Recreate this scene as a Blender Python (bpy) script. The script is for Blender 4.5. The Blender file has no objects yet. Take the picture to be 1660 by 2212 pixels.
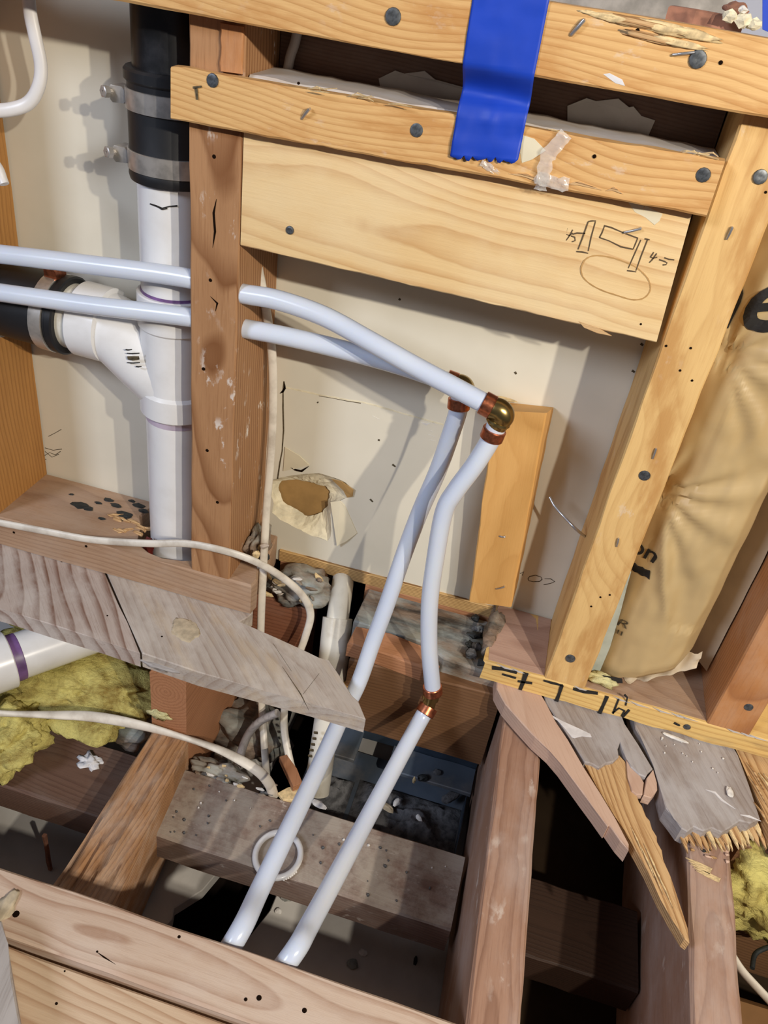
import bpy, bmesh, math, random
from mathutils import Vector, Matrix, noise as mnoise

# ------------------------------------------------------------------ scene, camera, light
S = bpy.context.scene
COL = S.collection
cam_d = bpy.data.cameras.new('camera')
cam = bpy.data.objects.new('camera', cam_d)
COL.objects.link(cam)
cam_d.sensor_fit = 'HORIZONTAL'
cam_d.sensor_width = 36.0
cam_d.lens = 37.7349
cam_d.clip_start = 0.02
cam.matrix_world = Matrix([[0.959909, -0.247452, 0.131686, 0.276388], [0.247088, 0.525111, -0.814375, -0.576598], [0.132369, 0.814264, 0.565201, 0.563611], [0.0, 0.0, 0.0, 1.0]])
S.camera = cam

S.view_settings.view_transform = 'Standard'
S.view_settings.look = 'None'
S.view_settings.gamma = 1.0
S.view_settings.use_curve_mapping = False
S.view_settings.exposure = 0.0

W = bpy.data.worlds.new('room_light')
S.world = W
W.use_nodes = True
W.node_tree.nodes['Background'].inputs[0].default_value = (0.74, 0.80, 1.0, 1)
W.node_tree.nodes['Background'].inputs[1].default_value = 0.075


def lamp(name, loc, target, power, color, size=0.05, kind='SPOT', angle=70):
    d = bpy.data.lights.new(name, kind)
    d.energy = power
    d.color = color
    if kind == 'SPOT':
        d.shadow_soft_size = size
        d.spot_size = math.radians(angle)
        d.spot_blend = 0.6
    elif kind == 'AREA':
        d.shape = 'SQUARE'
        d.size = size
    o = bpy.data.objects.new(name, d)
    COL.objects.link(o)
    o.location = loc
    o.rotation_euler = (Vector(target) - Vector(loc)).to_track_quat('-Z', 'Y').to_euler()
    return o


# two bulbs of the work light at the right, window daylight from the left
lamp('work_light_bulb', (1.02, -0.86, 0.86), (0.2, 0.0, 0.2), 36.0, (1.0, 0.91, 0.77), 0.013)
lamp('work_light_bulb', (0.80, -0.92, 0.90), (0.2, 0.0, 0.2), 26.0, (1.0, 0.91, 0.78), 0.013)
lamp('window_daylight', (-1.2, -1.75, 1.5), (0.1, -0.1, 0.1), 30.0, (0.74, 0.82, 1.0), 0.55, 'AREA')

# ------------------------------------------------------------------ helpers
RND = random.Random(11)
MW = {}                                                # matrices of placed objects


def V(*a):
    return Vector(a[0]) if len(a) == 1 else Vector(a)


def lin(c):
    return tuple((x / 255 / 12.92 if x / 255 <= 0.04045 else ((x / 255 + 0.055) / 1.055) ** 2.4) for x in c) + (1.0,)


def frame(axis, up=(0, 0, 1), loc=(0, 0, 0)):
    x = V(axis).normalized()
    z = V(up) - V(up).dot(x) * x
    if z.length < 1e-4:
        z = V((0, 1, 0)) - V((0, 1, 0)).dot(x) * x
    z.normalize()
    y = z.cross(x)
    m = Matrix((x, y, z)).transposed().to_4x4()
    m.translation = V(loc)
    return m


def link(name, verts, faces, mat, parent=None, M=None, smooth=False, recalc=True):
    """world-space verts -> one mesh object, with its own local frame M"""
    vs = [V(v) for v in verts]
    if M is None:
        c = sum(vs, Vector()) / len(vs)
        M = Matrix.Translation(c)
    Mi = M.inverted()
    me = bpy.data.meshes.new(name)
    me.from_pydata([Mi @ v for v in vs], [], faces)
    if recalc:
        bm = bmesh.new()
        bm.from_mesh(me)
        bmesh.ops.recalc_face_normals(bm, faces=bm.faces)
        bm.to_mesh(me)
        bm.free()
    if smooth is True:
        for p in me.polygons:
            p.use_smooth = True
    elif smooth:
        for p in me.polygons:
            p.use_smooth = True
        me.set_sharp_from_angle(angle=math.radians(smooth))
    me.materials.append(mat)
    o = bpy.data.objects.new(name, me)
    COL.objects.link(o)
    o.matrix_world = M
    MW[o] = M.copy()
    if parent is not None:
        o.parent = parent
        o.matrix_parent_inverse = MW[parent].inverted()
    return o


def empty(name, loc, label, cat, group=None):
    o = bpy.data.objects.new(name, None)
    COL.objects.link(o)
    o.empty_display_size = 0.02
    M = Matrix.Translation(V(loc))
    o.matrix_world = M
    MW[o] = M
    return tag(o, label, cat, group)


def tag(o, label=None, cat=None, group=None, kind=None):
    if label:
        o['label'] = label
    if cat:
        o['category'] = cat
    if group:
        o['group'] = group
    if kind:
        o['kind'] = kind
    return o


def board(name, A, B, mat, parent=None, n=22, ch=0.0012, jit=0.0004, seed=0, endjit=0.0, warp=None):
    """lofted plank: A = 4 corners of one end, B = 4 of the other; rounded arrises, uneven edges"""
    A = [V(p) for p in A]
    B = [V(p) for p in B]
    r = random.Random(seed + 7)
    ca, cb = sum(A, Vector()) / 4, sum(B, Vector()) / 4
    M = frame(cb - ca, A[3] - A[0], (ca + cb) / 2)
    verts, faces = [], []
    ph = r.uniform(0, 50)
    for i in range(n + 1):
        t = i / n
        q = [A[k].lerp(B[k], t) for k in range(4)]
        ring = []
        for k in range(4):
            c, p, nx = q[k], q[k - 1], q[(k + 1) % 4]
            for d in (p - c, nx - c):
                L = max(d.length, 1e-6)
                s = ch * (1 + 0.9 * mnoise.noise(V((ph + k * 9, t * n * 0.35, 3))))
                v = c + d * min(0.4, s / L)
                v = v + V([mnoise.noise(V((ph + k * 5.3 + a * 17, t * n * 0.55, a))) * jit * 2 for a in range(3)])
                if endjit and i in (0, n):
                    v += (cb - ca).normalized() * r.uniform(-1, 1) * endjit
                if warp:
                    v = warp(v, t)
                ring.append(v)
        verts += ring
    for i in range(n):
        for k in range(8):
            a, b = i * 8 + k, i * 8 + (k + 1) % 8
            faces.append((a, b, b + 8, a + 8))
    faces.append(tuple(range(8)))
    faces.append(tuple(range(n * 8, n * 8 + 8)))
    return link(name, verts, faces, mat, parent, M, smooth=35)


def beam(name, x, y, z, mat, axis='x', parent=None, **k):
    (x0, x1), (y0, y1), (z0, z1) = x, y, z
    if axis == 'x':
        q = lambda X: [(X, y0, z0), (X, y1, z0), (X, y1, z1), (X, y0, z1)]
        return board(name, q(x0), q(x1), mat, parent, **k)
    if axis == 'y':
        q = lambda Y: [(x0, Y, z0), (x1, Y, z0), (x1, Y, z1), (x0, Y, z1)]
        return board(name, q(y0), q(y1), mat, parent, **k)
    q = lambda Z: [(x0, y0, Z), (x1, y0, Z), (x1, y1, Z), (x0, y1, Z)]
    return board(name, q(z0), q(z1), mat, parent, **k)


def slab(name, top, thick, mat, axis, parent=None, down=(0, 0, -1), ch=0.001, jit=0.0, seed=1):
    """a plank cut to an outline: polygon (world points) extruded by thick along down, arrises eased"""
    r = random.Random(seed)
    top = [V(p) + V((r.uniform(-jit, jit), r.uniform(-jit, jit), 0)) for p in top]
    n = len(top)
    d = V(down).normalized()
    cen = sum(top, Vector()) / n
    verts, faces = [], []
    ins = []
    for i in range(n):
        a = (top[i - 1] - top[i]).normalized()
        b = (top[(i + 1) % n] - top[i]).normalized()
        m = (a + b)
        if m.length < 0.2:
            m = (b - a).cross(d)
        m.normalize()
        if m.dot((b - a).cross(d)) * ((top[(i + 1) % n] - cen).cross(top[i] - cen)).dot(d) < 0 and False:
            m = -m
        cr = a.cross(b).dot(d)
        ins.append((m, cr))
    area = sum(((top[i] - cen).cross(top[(i + 1) % n] - cen)).dot(d) for i in range(n))
    for i in range(n):
        m, cr = ins[i]
        s = 1 if cr * area < 0 else -1
        verts.append(top[i] + m * ch * s)
    verts += [p + d * ch for p in top]
    verts += [p + d * thick for p in top]
    for k in (0, 1):
        for i in range(n):
            j = (i + 1) % n
            faces.append((k * n + i, k * n + j, k * n + n + j, k * n + n + i))
    faces.append(tuple(range(n)))
    faces.append(tuple(range(2 * n, 3 * n)))
    return link(name, verts, faces, mat, parent, frame(axis, -d, cen), smooth=False)


def spline(pts, per=8):
    pts = [V(p) for p in pts]
    out = []
    for i in range(len(pts) - 1):
        p0 = pts[i - 1] if i else pts[0] * 2 - pts[1]
        p1, p2 = pts[i], pts[i + 1]
        p3 = pts[i + 2] if i + 2 < len(pts) else p2 * 2 - p1
        for j in range(per):
            t = j / per
            out.append(0.5 * (2 * p1 + (p2 - p0) * t + (2 * p0 - 5 * p1 + 4 * p2 - p3) * t * t + (3 * p1 - p0 - 3 * p2 + p3) * t ** 3))
    out.append(pts[-1])
    return out


def tube(name, pts, r, mat, parent=None, seg=16, flat=1.0, twist=0.0, smooth_path=True, per=8, rfun=None):
    p = spline(pts, per) if smooth_path else [V(q) for q in pts]
    verts, faces = [], []
    t0 = (p[1] - p[0]).normalized()
    nrm = t0.orthogonal().normalized()
    if flat != 1.0:
        nrm = (V((0, 0, 1)) - V((0, 0, 1)).dot(t0) * t0).normalized()
    acc = 0.0
    for i, q in enumerate(p):
        t = (p[min(i + 1, len(p) - 1)] - p[max(i - 1, 0)]).normalized()
        nrm = (nrm - nrm.dot(t) * t).normalized()
        b = t.cross(nrm)
        if i:
            acc += (q - p[i - 1]).length
        rr = r if rfun is None else rfun(i / (len(p) - 1)) * r
        for k in range(seg):
            a = 2 * math.pi * k / seg
            u, w = math.cos(a), math.sin(a) * flat
            c, s = math.cos(twist * acc), math.sin(twist * acc)
            verts.append(q + (nrm * (u * c - w * s) + b * (u * s + w * c)) * rr)
    n = len(p)
    for i in range(n - 1):
        for k in range(seg):
            a, b2 = i * seg + k, i * seg + (k + 1) % seg
            faces.append((a, b2, b2 + seg, a + seg))
    faces.append(tuple(range(seg)))
    faces.append(tuple(range((n - 1) * seg, n * seg)))
    M = frame(p[-1] - p[0], (0, 0, 1) if abs((p[-1] - p[0]).normalized().z) < 0.95 else (0, 1, 0), sum(p, Vector()) / n)
    return link(name, verts, faces, mat, parent, M, smooth=50)


def lathe(name, p0, p1, prof, mat, parent=None, seg=40, cap=True):
    """prof = [(t metres from p0 towards p1, radius)]"""
    p0, p1 = V(p0), V(p1)
    M = frame(p1 - p0, (0, 0, 1), p0)
    verts, faces = [], []
    for t, r in prof:
        for k in range(seg):
            a = 2 * math.pi * k / seg
            verts.append(M @ V((t, r * math.cos(a), r * math.sin(a))))
    n = len(prof)
    for i in range(n - 1):
        for k in range(seg):
            a, b = i * seg + k, i * seg + (k + 1) % seg
            faces.append((a, b, b + seg, a + seg))
    if cap:
        faces.append(tuple(range(seg)))
        faces.append(tuple(range((n - 1) * seg, n * seg)))
    return link(name, verts, faces, mat, parent, M, smooth=30)


def ribbon(name, pts, w, mat, parent=None, nrm=(0, -1, 0), lift=0.0003, smooth_path=False, taper=False):
    """a drawn line lying on a face"""
    p = spline(pts, 4) if smooth_path else [V(q) for q in pts]
    nv = V(nrm).normalized()
    verts, faces = [], []
    for i, q in enumerate(p):
        t = (p[min(i + 1, len(p) - 1)] - p[max(i - 1, 0)]).normalized()
        s = t.cross(nv).normalized()
        ww = w * (1 - abs(2 * i / (len(p) - 1) - 1) ** 3 * 0.9) if taper else w * (0.8 + 0.4 * math.sin(i * 7.3 + w * 9e3) ** 2)
        q = q + nv * lift
        verts += [q + s * ww / 2, q - s * ww / 2, q - s * ww / 2 - nv * lift * 1.5, q + s * ww / 2 - nv * lift * 1.5]
    n = len(p)
    for i in range(n - 1):
        a = i * 4
        for k in range(4):
            faces.append((a + k, a + (k + 1) % 4, a + 4 + (k + 1) % 4, a + 4 + k))
    faces += [(0, 1, 2, 3), (4 * n - 4, 4 * n - 3, 4 * n - 2, 4 * n - 1)]
    return link(name, verts, faces, mat, parent)


def nail(pt, parent, nrm=(0, -1, 0), r=0.0042, mat=None, name='nail_head', tilt=0.0):
    p = V(pt)
    n = (V(nrm) + V((RND.uniform(-.12, .12), 0, RND.uniform(-.12, .12)))).normalized()
    return lathe(name, p - n * 0.001, p + n, [(0, r * .9), (0.0012, r), (0.0019, r * .93), (0.0023, r * .6), (0.0021, r * .25)], mat or M_nail, parent, 14)


def hole(pt, parent, nrm=(0, -1, 0), r=0.0016):
    r *= 0.75
    p, n = V(pt), V(nrm).normalized()
    return lathe('nail_hole', p - n * 0.0006, p + n, [(0, r), (0.0009, r), (0.0010, r * .7)], M_hole, parent, 10)


def chunk(name, c, size, mat, parent=None, seed=0, sub=2, rough=0.35, rot=None):
    """broken lump: icosphere pushed about by noise"""
    bm = bmesh.new()
    bmesh.ops.create_icosphere(bm, subdivisions=sub, radius=1.0)
    sx, sy, sz = size if isinstance(size, (tuple, list)) else (size,) * 3
    R = rot or Matrix.Identity(3)
    o = V((seed * 3.7, seed * 1.3, seed * 7.1))
    vs = []
    for v in bm.verts:
        k = 1 + rough * mnoise.noise(v.co * 1.6 + o) + rough * .5 * mnoise.noise(v.co * 4.1 + o) + (rough * .28 * mnoise.noise(v.co * 11 + o) if sub > 4 else 0)
        vs.append(V(c) + R @ V((v.co.x * k * sx, v.co.y * k * sy, v.co.z * k * sz)))
    fs = [tuple(v.index for v in f.verts) for f in bm.faces]
    bm.free()
    return link(name, vs, fs, mat, parent, smooth=(sub > 2))


# ------------------------------------------------------------------ materials
class NT:
    def __init__(s, name):
        s.m = bpy.data.materials.new(name)
        s.m.use_nodes = True
        s.t = s.m.node_tree
        s.b = s.t.nodes['Principled BSDF']

    def n(s, ty, **props):
        nd = s.t.nodes.new(ty)
        for k, v in props.items():
            setattr(nd, k, v)
        return nd

    def put(s, sock, v):
        if isinstance(v, bpy.types.NodeSocket):
            s.t.links.new(v, sock)
        else:
            sock.default_value = v

    def math(s, op, a, b=0.0, clamp=False):
        nd = s.n('ShaderNodeMath', operation=op, use_clamp=clamp)
        s.put(nd.inputs[0], a)
        s.put(nd.inputs[1], b)
        return nd.outputs[0]

    def coords(s):
        return s.n('ShaderNodeTexCoord').outputs['Object']

    def scaled(s, v, sc, off=None):
        nd = s.n('ShaderNodeVectorMath', operation='MULTIPLY_ADD')
        s.put(nd.inputs[0], v)
        nd.inputs[1].default_value = sc
        if off is not None:
            s.put(nd.inputs[2], off)
        return nd.outputs[0]

    def noise(s, v, scale=1.0, detail=3.0, rough=0.55, dist=0.0):
        nd = s.n('ShaderNodeTexNoise')
        s.put(nd.inputs['Vector'], v)
        nd.inputs['Scale'].default_value = scale
        nd.inputs['Detail'].default_value = detail
        nd.inputs['Roughness'].default_value = rough
        nd.inputs['Distortion'].default_value = dist
        return nd.outputs['Fac']

    def ramp(s, f, stops):
        nd = s.n('ShaderNodeValToRGB')
        s.put(nd.inputs[0], f)
        e = nd.color_ramp.elements
        while len(e) > 1:
            e.remove(e[-1])
        for i, (p, c) in enumerate(stops):
            el = e[0] if i == 0 else e.new(p)
            el.position = p
            el.color = c if not isinstance(c, (int, float)) else (c, c, c, 1)
        return nd.outputs[0]

    def step(s, f, lo, hi):
        nd = s.n('ShaderNodeMapRange', interpolation_type='SMOOTHSTEP')
        s.put(nd.inputs[0], f)
        nd.inputs[1].default_value = lo
        nd.inputs[2].default_value = hi
        return nd.outputs[0]

    def mix(s, f, a, b, mode='MIX'):
        nd = s.n('ShaderNodeMix', data_type='RGBA', blend_type=mode)
        s.put(nd.inputs[0], f)
        s.put(nd.inputs[6], a)
        s.put(nd.inputs[7], b)
        return nd.outputs[2]

    def rand(s):
        return s.n('ShaderNodeObjectInfo').outputs['Random']

    def bump(s, h, strength=0.3, dist=0.001):
        nd = s.n('ShaderNodeBump')
        nd.inputs['Strength'].default_value = strength
        nd.inputs['Distance'].default_value = dist
        s.put(nd.inputs['Height'], h)
        s.t.links.new(nd.outputs[0], s.b.inputs['Normal'])

    def base(s, c):
        s.put(s.b.inputs['Base Color'], c)

    def set(s, **k):
        for a, v in k.items():
            s.put(s.b.inputs[a.replace('_', ' ')], v)
        return s.m


def wood(name, light, dark, ring=170.0, pith=(0.01, 0.09), tilt=(0.03, 0.02), wob=0.010, ringamt=0.6,
         dust=None, dustamt=0.0, dustscale=25.0, topdust=0.0, specks=0.0, speckscale=95.0, fib=0.35, rough=0.62, stain=None, stainamt=0.0, bump=0.35, blotch=0.18):
    m = NT(name)
    co = m.coords()
    rnd = m.math('MULTIPLY', m.rand(), 13.0)
    cmb = m.n('ShaderNodeCombineXYZ')
    for i in range(3):
        m.put(cmb.inputs[i], rnd)
    off = cmb.outputs[0]
    sep = m.n('ShaderNodeSeparateXYZ')
    m.put(sep.inputs[0], co)
    x, y, z = sep.outputs
    w1 = m.noise(m.scaled(co, (5, 14, 14), off), 1.0, 2.0)
    w2 = m.noise(m.scaled(co, (6, 16, 16), off), 1.0, 2.0)
    w2b = m.noise(m.scaled(co, (3, 5, 5), off), 1.7, 1.0)
    yy = m.math('ADD', m.math('ADD', y, m.math('MULTIPLY', x, tilt[0])), m.math('MULTIPLY_ADD', w1, wob))
    nd = yy.node
    yy = m.math('ADD', m.math('SUBTRACT', m.math('ADD', y, m.math('MULTIPLY', x, tilt[0])), pith[0]), m.math('MULTIPLY', m.math('SUBTRACT', w1, 0.5), wob * 2))
    zz = m.math('ADD', m.math('SUBTRACT', m.math('ADD', z, m.math('MULTIPLY', x, tilt[1])), pith[1]), m.math('MULTIPLY', m.math('SUBTRACT', w2b, 0.5), wob * 3))
    r2 = m.math('ADD', m.math('MULTIPLY', yy, yy), m.math('MULTIPLY', zz, zz))
    r = m.math('SQRT', r2)
    rr = m.math('ADD', m.math('MULTIPLY', r, ring), m.math('MULTIPLY', w2, 0.9))
    fr = m.math('FRACT', rr)
    line = m.ramp(fr, [(0.0, 0.15), (0.45, 0.12), (0.8, 0.75), (0.9, 1.0), (0.97, 0.35), (1.0, 0.15)])
    lv = m.noise(m.scaled(co, (3, 30, 30), off), 1.0, 2.0)
    line = m.math('MULTIPLY', m.math('MULTIPLY', line, ringamt), m.math('ADD', lv, 0.5))
    fibre = m.noise(m.scaled(co, (28, 620, 620), off), 1.0, 3.0, 0.7)
    tone = m.noise(m.scaled(co, (4, 18, 18), off), 1.0, 3.0)
    c = m.mix(line, lin(light), lin(dark))
    c = m.mix(m.math('MULTIPLY', m.step(fibre, 0.45, 0.8), fib), c, lin(dark))
    c = m.mix(m.math('MULTIPLY', m.step(tone, 0.45, 0.75), blotch), c, lin(dark))
    if stain:
        st = m.step(m.noise(m.scaled(co, (5, 20, 20), off), 2.2, 5.0, 0.6), 0.46, 0.66)
        c = m.mix(m.math('MULTIPLY', st, stainamt), c, lin(stain))
    if dust:
        dn = m.step(m.noise(m.scaled(co, (0.55, 1, 1), off), dustscale, 6.0, 0.65), 0.40, 0.66)
        c = m.mix(m.math('MULTIPLY', dn, dustamt), c, lin(dust))
        if topdust:
            g = m.n('ShaderNodeNewGeometry')
            sp = m.n('ShaderNodeSeparateXYZ')
            m.put(sp.inputs[0], g.outputs['Normal'])
            up = m.step(sp.outputs[2], 0.4, 0.9)
            f2 = m.math('MULTIPLY', m.math('MULTIPLY', up, topdust), m.step(m.noise(m.scaled(co, (1, 1, 1), off), dustscale * 1.7, 8.0, 0.7), 0.30, 0.62))
            c = m.mix(f2, c, lin(dust))
    if specks:
        s1 = m.step(m.noise(m.scaled(co, (0.7, 1.4, 1.4), off), speckscale, 5.0, 0.65), 0.57, 0.66)
        s2 = m.step(m.noise(m.scaled(co, (1, 1, 1), off), 20.0, 3.0), 0.48, 0.66)
        c = m.mix(m.math('MULTIPLY', m.math('MULTIPLY', s1, s2), specks), c, lin((225, 215, 205)))
    m.base(c)
    h = m.math('ADD', m.math('MULTIPLY', fibre, 0.6), m.math('MULTIPLY', line, 0.6))
    m.bump(h, bump, 0.0009)
    return m.set(Roughness=rough, Specular_IOR_Level=0.3)


def plain(name, col, rough=0.5, metal=0.0, var=0.1, scale=30.0, bump=0.0, dirt=None, dirtamt=0.0, dirtscale=14.0, spec=0.5, **kw):
    m = NT(name)
    co = m.coords()
    f = m.noise(co, scale, 4.0)
    d = tuple(max(0, x * (1 - var)) for x in col)
    c = m.mix(m.step(f, 0.35, 0.7), lin(col), lin(d))
    if dirt:
        c = m.mix(m.math('MULTIPLY', m.step(m.noise(co, dirtscale, 6.0, 0.65), 0.45, 0.7), dirtamt), c, lin(dirt))
    m.base(c)
    if bump:
        m.bump(m.noise(co, scale * 4, 5.0), bump, 0.001)
    return m.set(Roughness=rough, Metallic=metal, Specular_IOR_Level=spec, **kw)


# golden framing lumber, each kind of piece with its own wood
M_gold = wood('golden_pine', (226, 184, 124), (176, 120, 62), 210, (0.0, 0.09), (0.02, 0.05), 0.016, 0.6, stain=(190, 134, 74), stainamt=0.75, fib=0.3, specks=0.3, speckscale=70)
M_stud_r = wood('honey_pine', (226, 188, 126), (178, 128, 70), 260, (0.02, 0.07), (0.02, 0.05), 0.014, 0.3, stain=(186, 136, 78), stainamt=0.75, fib=0.28, specks=0.3, speckscale=80)
M_plank = wood('pale_pine', (232, 200, 146), (192, 142, 86), 150, (0.012, -0.012), (0.01, 0.07), 0.012, 0.6, fib=0.14, blotch=0.12, rough=0.5, dust=(240, 222, 184), dustamt=0.35, dustscale=9)
M_stud_l = wood('brown_fir', (182, 138, 98), (126, 82, 48), 210, (0.0, 0.056), (0.05, 0.045), 0.006, 0.8, specks=1.0, speckscale=75, fib=0.45)
M_stud_f = wood('old_gold_fir', (188, 136, 76), (130, 84, 40), 200, (0.0, 0.08), (0.03, 0.03), 0.01, 0.5, fib=0.35)
M_block = wood('fresh_block', (222, 172, 104), (190, 132, 66), 420, (0.0, 0.16), (0.01, 0.02), 0.006, 0.3, fib=0.22, blotch=0.25)
M_red = wood('red_fir', (150, 98, 72), (98, 56, 38), 210, (0.0, 0.12), (0.02, 0.03), 0.01, 0.5, dust=(170, 130, 110), dustamt=0.3)
M_plate_l = wood('weathered_plate', (178, 146, 118), (128, 94, 70), 200, (0.0, 0.1), (0.02, 0.05), 0.01, 0.45, dust=(188, 168, 150), dustamt=0.35, fib=0.45)
M_plate_r = wood('yellow_plate', (232, 196, 124), (170, 118, 62), 190, (0.0, 0.13), (0.02, 0.03), 0.009, 0.45, stain=(120, 104, 86), stainamt=0.45, fib=0.3)
M_plate_top = wood('pinkish_plate', (190, 158, 140), (140, 104, 88), 190, (0.0, 0.09), (0.03, 0.03), 0.01, 0.5)
M_floor_l = wood('dusty_fir_board', (196, 182, 172), (126, 94, 78), 78, (-0.02, -0.016), (0.05, 0.14), 0.008, 1.0, dust=(214, 206, 198), dustamt=0.45, dustscale=40, fib=0.5)
M_floor_m = wood('grey_subfloor', (186, 176, 166), (140, 116, 100), 130, (0.05, -0.05), (0.06, 0.05), 0.010, 0.45, dust=(212, 204, 194), dustamt=0.55, dustscale=34, fib=0.5, stain=(206, 180, 140), stainamt=0.35)
M_floor_r = wood('silver_subfloor', (168, 160, 156), (118, 102, 94), 210, (0.0, -0.04), (0.02, 0.05), 0.008, 0.45, dust=(190, 188, 190), dustamt=0.55, dustscale=30, fib=0.6, stain=(140, 124, 112), stainamt=0.4)
M_pink = wood('pink_plank', (206, 176, 156), (168, 128, 106), 300, (0.0, 0.1), (0.01, 0.02), 0.006, 0.35, fib=0.35)
M_raw = wood('raw_splinter', (212, 176, 128), (150, 104, 60), 420, (0.01, 0.03), (0.02, 0.05), 0.004, 0.8, fib=0.75, bump=0.9)
M_joist = wood('joist_fir', (170, 134, 112), (116, 80, 62), 520, (0.0, 0.14), (0.01, 0.02), 0.004, 0.6, dust=(196, 184, 178), dustamt=0.35, dustscale=14, fib=0.4, specks=0.5, speckscale=40)
M_joist_d = wood('dark_joist_fir', (124, 98, 86), (80, 58, 48), 250, (0.0, 0.13), (0.01, 0.02), 0.006, 0.5, fib=0.4)
M_header = wood('pale_header', (206, 184, 164), (152, 112, 86), 230, (0.004, 0.084), (0.02, 0.035), 0.007, 0.65, dust=(216, 202, 190), dustamt=0.3, fib=0.3)
M_header2 = wood('pale_header_wide', (210, 186, 158), (162, 122, 90), 150, (0.0, 0.078), (0.05, 0.05), 0.012, 0.65, fib=0.22)
M_lowblk = wood('dusty_blocking', (128, 102, 90), (84, 58, 50), 300, (0.0, 0.05), (0.02, 0.03), 0.006, 0.5, dust=(172, 162, 150), dustamt=0.3, topdust=0.9, dustscale=15, fib=0.4, specks=0.4, speckscale=120)
M_lowblk_l = wood('brown_blocking', (108, 82, 68), (74, 50, 40), 420, (0.0, 0.06), (0.01, 0.02), 0.005, 0.5, dust=(130, 116, 106), dustamt=0.3, fib=0.35)
M_notch = wood('notched_joist', (176, 132, 92), (112, 74, 46), 260, (0.01, 0.08), (0.02, 0.04), 0.006, 0.6, dust=(214, 200, 186), dustamt=0.35, dustscale=22, fib=0.7, bump=0.9)
M_lowblk_d = wood('shade_dark_blocking', (62, 44, 34), (38, 26, 20), 420, (0.0, 0.06), (0.01, 0.02), 0.005, 0.5, fib=0.35)  # blocking wood darkened, the right bay's shade is in its colour
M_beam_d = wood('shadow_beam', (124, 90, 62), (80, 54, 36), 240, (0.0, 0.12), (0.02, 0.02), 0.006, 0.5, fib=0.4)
M_orange = wood('orange_fir', (182, 130, 94), (128, 82, 54), 260, (0.0, 0.07), (0.02, 0.04), 0.006, 0.45, fib=0.5)
M_mold = wood('mouldy_board', (150, 130, 112), (96, 74, 58), 180, (0.0, 0.08), (0.02, 0.04), 0.008, 0.4, dust=(170, 178, 174), dustamt=0.75, dustscale=22, stain=(46, 42, 40), stainamt=0.95, fib=0.7)
M_ply = wood('plywood_edge', (214, 176, 118), (112, 72, 36), 520, (0.0, 0.6), (0.0, 0.0), 0.002, 0.9, fib=0.3)
M_grey_wood = wood('grey_scrap', (178, 172, 168), (128, 118, 112), 260, (0.0, 0.1), (0.02, 0.03), 0.006, 0.4, fib=0.6)
M_dusty_top = wood('plaster_dusted_wood', (206, 196, 184), (170, 140, 112), 150, (0.0, 0.1), (0.02, 0.03), 0.008, 0.25, dust=(206, 204, 206), dustamt=0.8, fib=0.3)

M_dry = plain('drywall_back', (228, 222, 204), 0.75, var=0.05, scale=5.0, bump=0.06, dirt=(206, 198, 174), dirtamt=0.25, dirtscale=6.0, spec=0.2)
M_gyps = plain('raw_gypsum', (240, 230, 200), 0.9, var=0.12, scale=60.0, bump=0.7, spec=0.1)
M_tanpaper = plain('tan_paper', (176, 140, 88), 0.8, var=0.1, scale=40.0, bump=0.15, spec=0.2)
M_cream = plain('cream_paper', (226, 216, 188), 0.8, var=0.05, scale=20.0, spec=0.2)
M_pvc = plain('white_pvc', (236, 236, 236), 0.26, var=0.04, scale=10.0, dirt=(206, 202, 196), dirtamt=0.25, dirtscale=20.0)
M_pvc_old = plain('dusty_pvc', (232, 228, 214), 0.35, var=0.05, scale=10.0, dirt=(176, 160, 134), dirtamt=0.55, dirtscale=24.0)
M_purple = plain('purple_primer', (126, 92, 148), 0.4, var=0.25, scale=60.0)
M_purple_f = plain('faint_primer', (196, 182, 200), 0.35, var=0.12, scale=40.0)
M_abs = plain('black_abs', (20, 21, 24), 0.38, var=0.3, scale=18.0, dirt=(70, 70, 76), dirtamt=0.3, dirtscale=26.0)
M_rubber = plain('black_rubber', (26, 27, 30), 0.48, var=0.2, scale=18.0, dirt=(62, 60, 60), dirtamt=0.2, dirtscale=30.0)
M_steel = plain('clamp_steel', (206, 200, 192), 0.34, 0.65, var=0.2, scale=60.0)
M_nail = plain('nail_steel', (104, 108, 112), 0.45, 0.6, var=0.3, scale=400.0)
M_staple = plain('bright_staple', (206, 206, 208), 0.3, 0.8, var=0.1)
M_copper = plain('copper_ring', (206, 124, 88), 0.32, 0.9, var=0.3, scale=200.0)
M_brass = plain('brass_fitting', (178, 152, 96), 0.26, 0.95, var=0.15, scale=60.0)
M_hole = plain('hole_dark', (30, 20, 14), 0.95, spec=0.0)
M_cable = plain('white_cable', (234, 226, 212), 0.4, var=0.08, scale=40.0, dirt=(176, 160, 140), dirtamt=0.4, dirtscale=40.0)
M_cable_w = plain('clean_white_cable', (236, 232, 228), 0.35, var=0.03, scale=40.0)
M_pencil = plain('pencil_line', (96, 80, 60), 0.7, spec=0.2)
M_pencil_f = plain('faint_pencil_line', (190, 150, 96), 0.7, spec=0.2)
M_ink = plain('black_ink', (48, 46, 44), 0.7, var=0.2, scale=80, spec=0.2)
M_ink_old = plain('worn_ink', (104, 92, 70), 0.8, var=0.4, scale=300, spec=0.2)
M_kraft = plain('kraft_paper', (192, 166, 120), 0.45, var=0.07, scale=14.0, bump=0.12, dirt=(186, 152, 96), dirtamt=0.4, dirtscale=9.0, spec=0.4)
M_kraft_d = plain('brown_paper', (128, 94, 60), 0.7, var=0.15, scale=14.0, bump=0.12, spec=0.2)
M_kraft_p = plain('pale_kraft_edge', (206, 188, 160), 0.6, var=0.08, scale=20.0, bump=0.1)
M_foil = plain('pale_blue_backing', (190, 200, 192), 0.5, var=0.1, scale=40.0)
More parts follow.
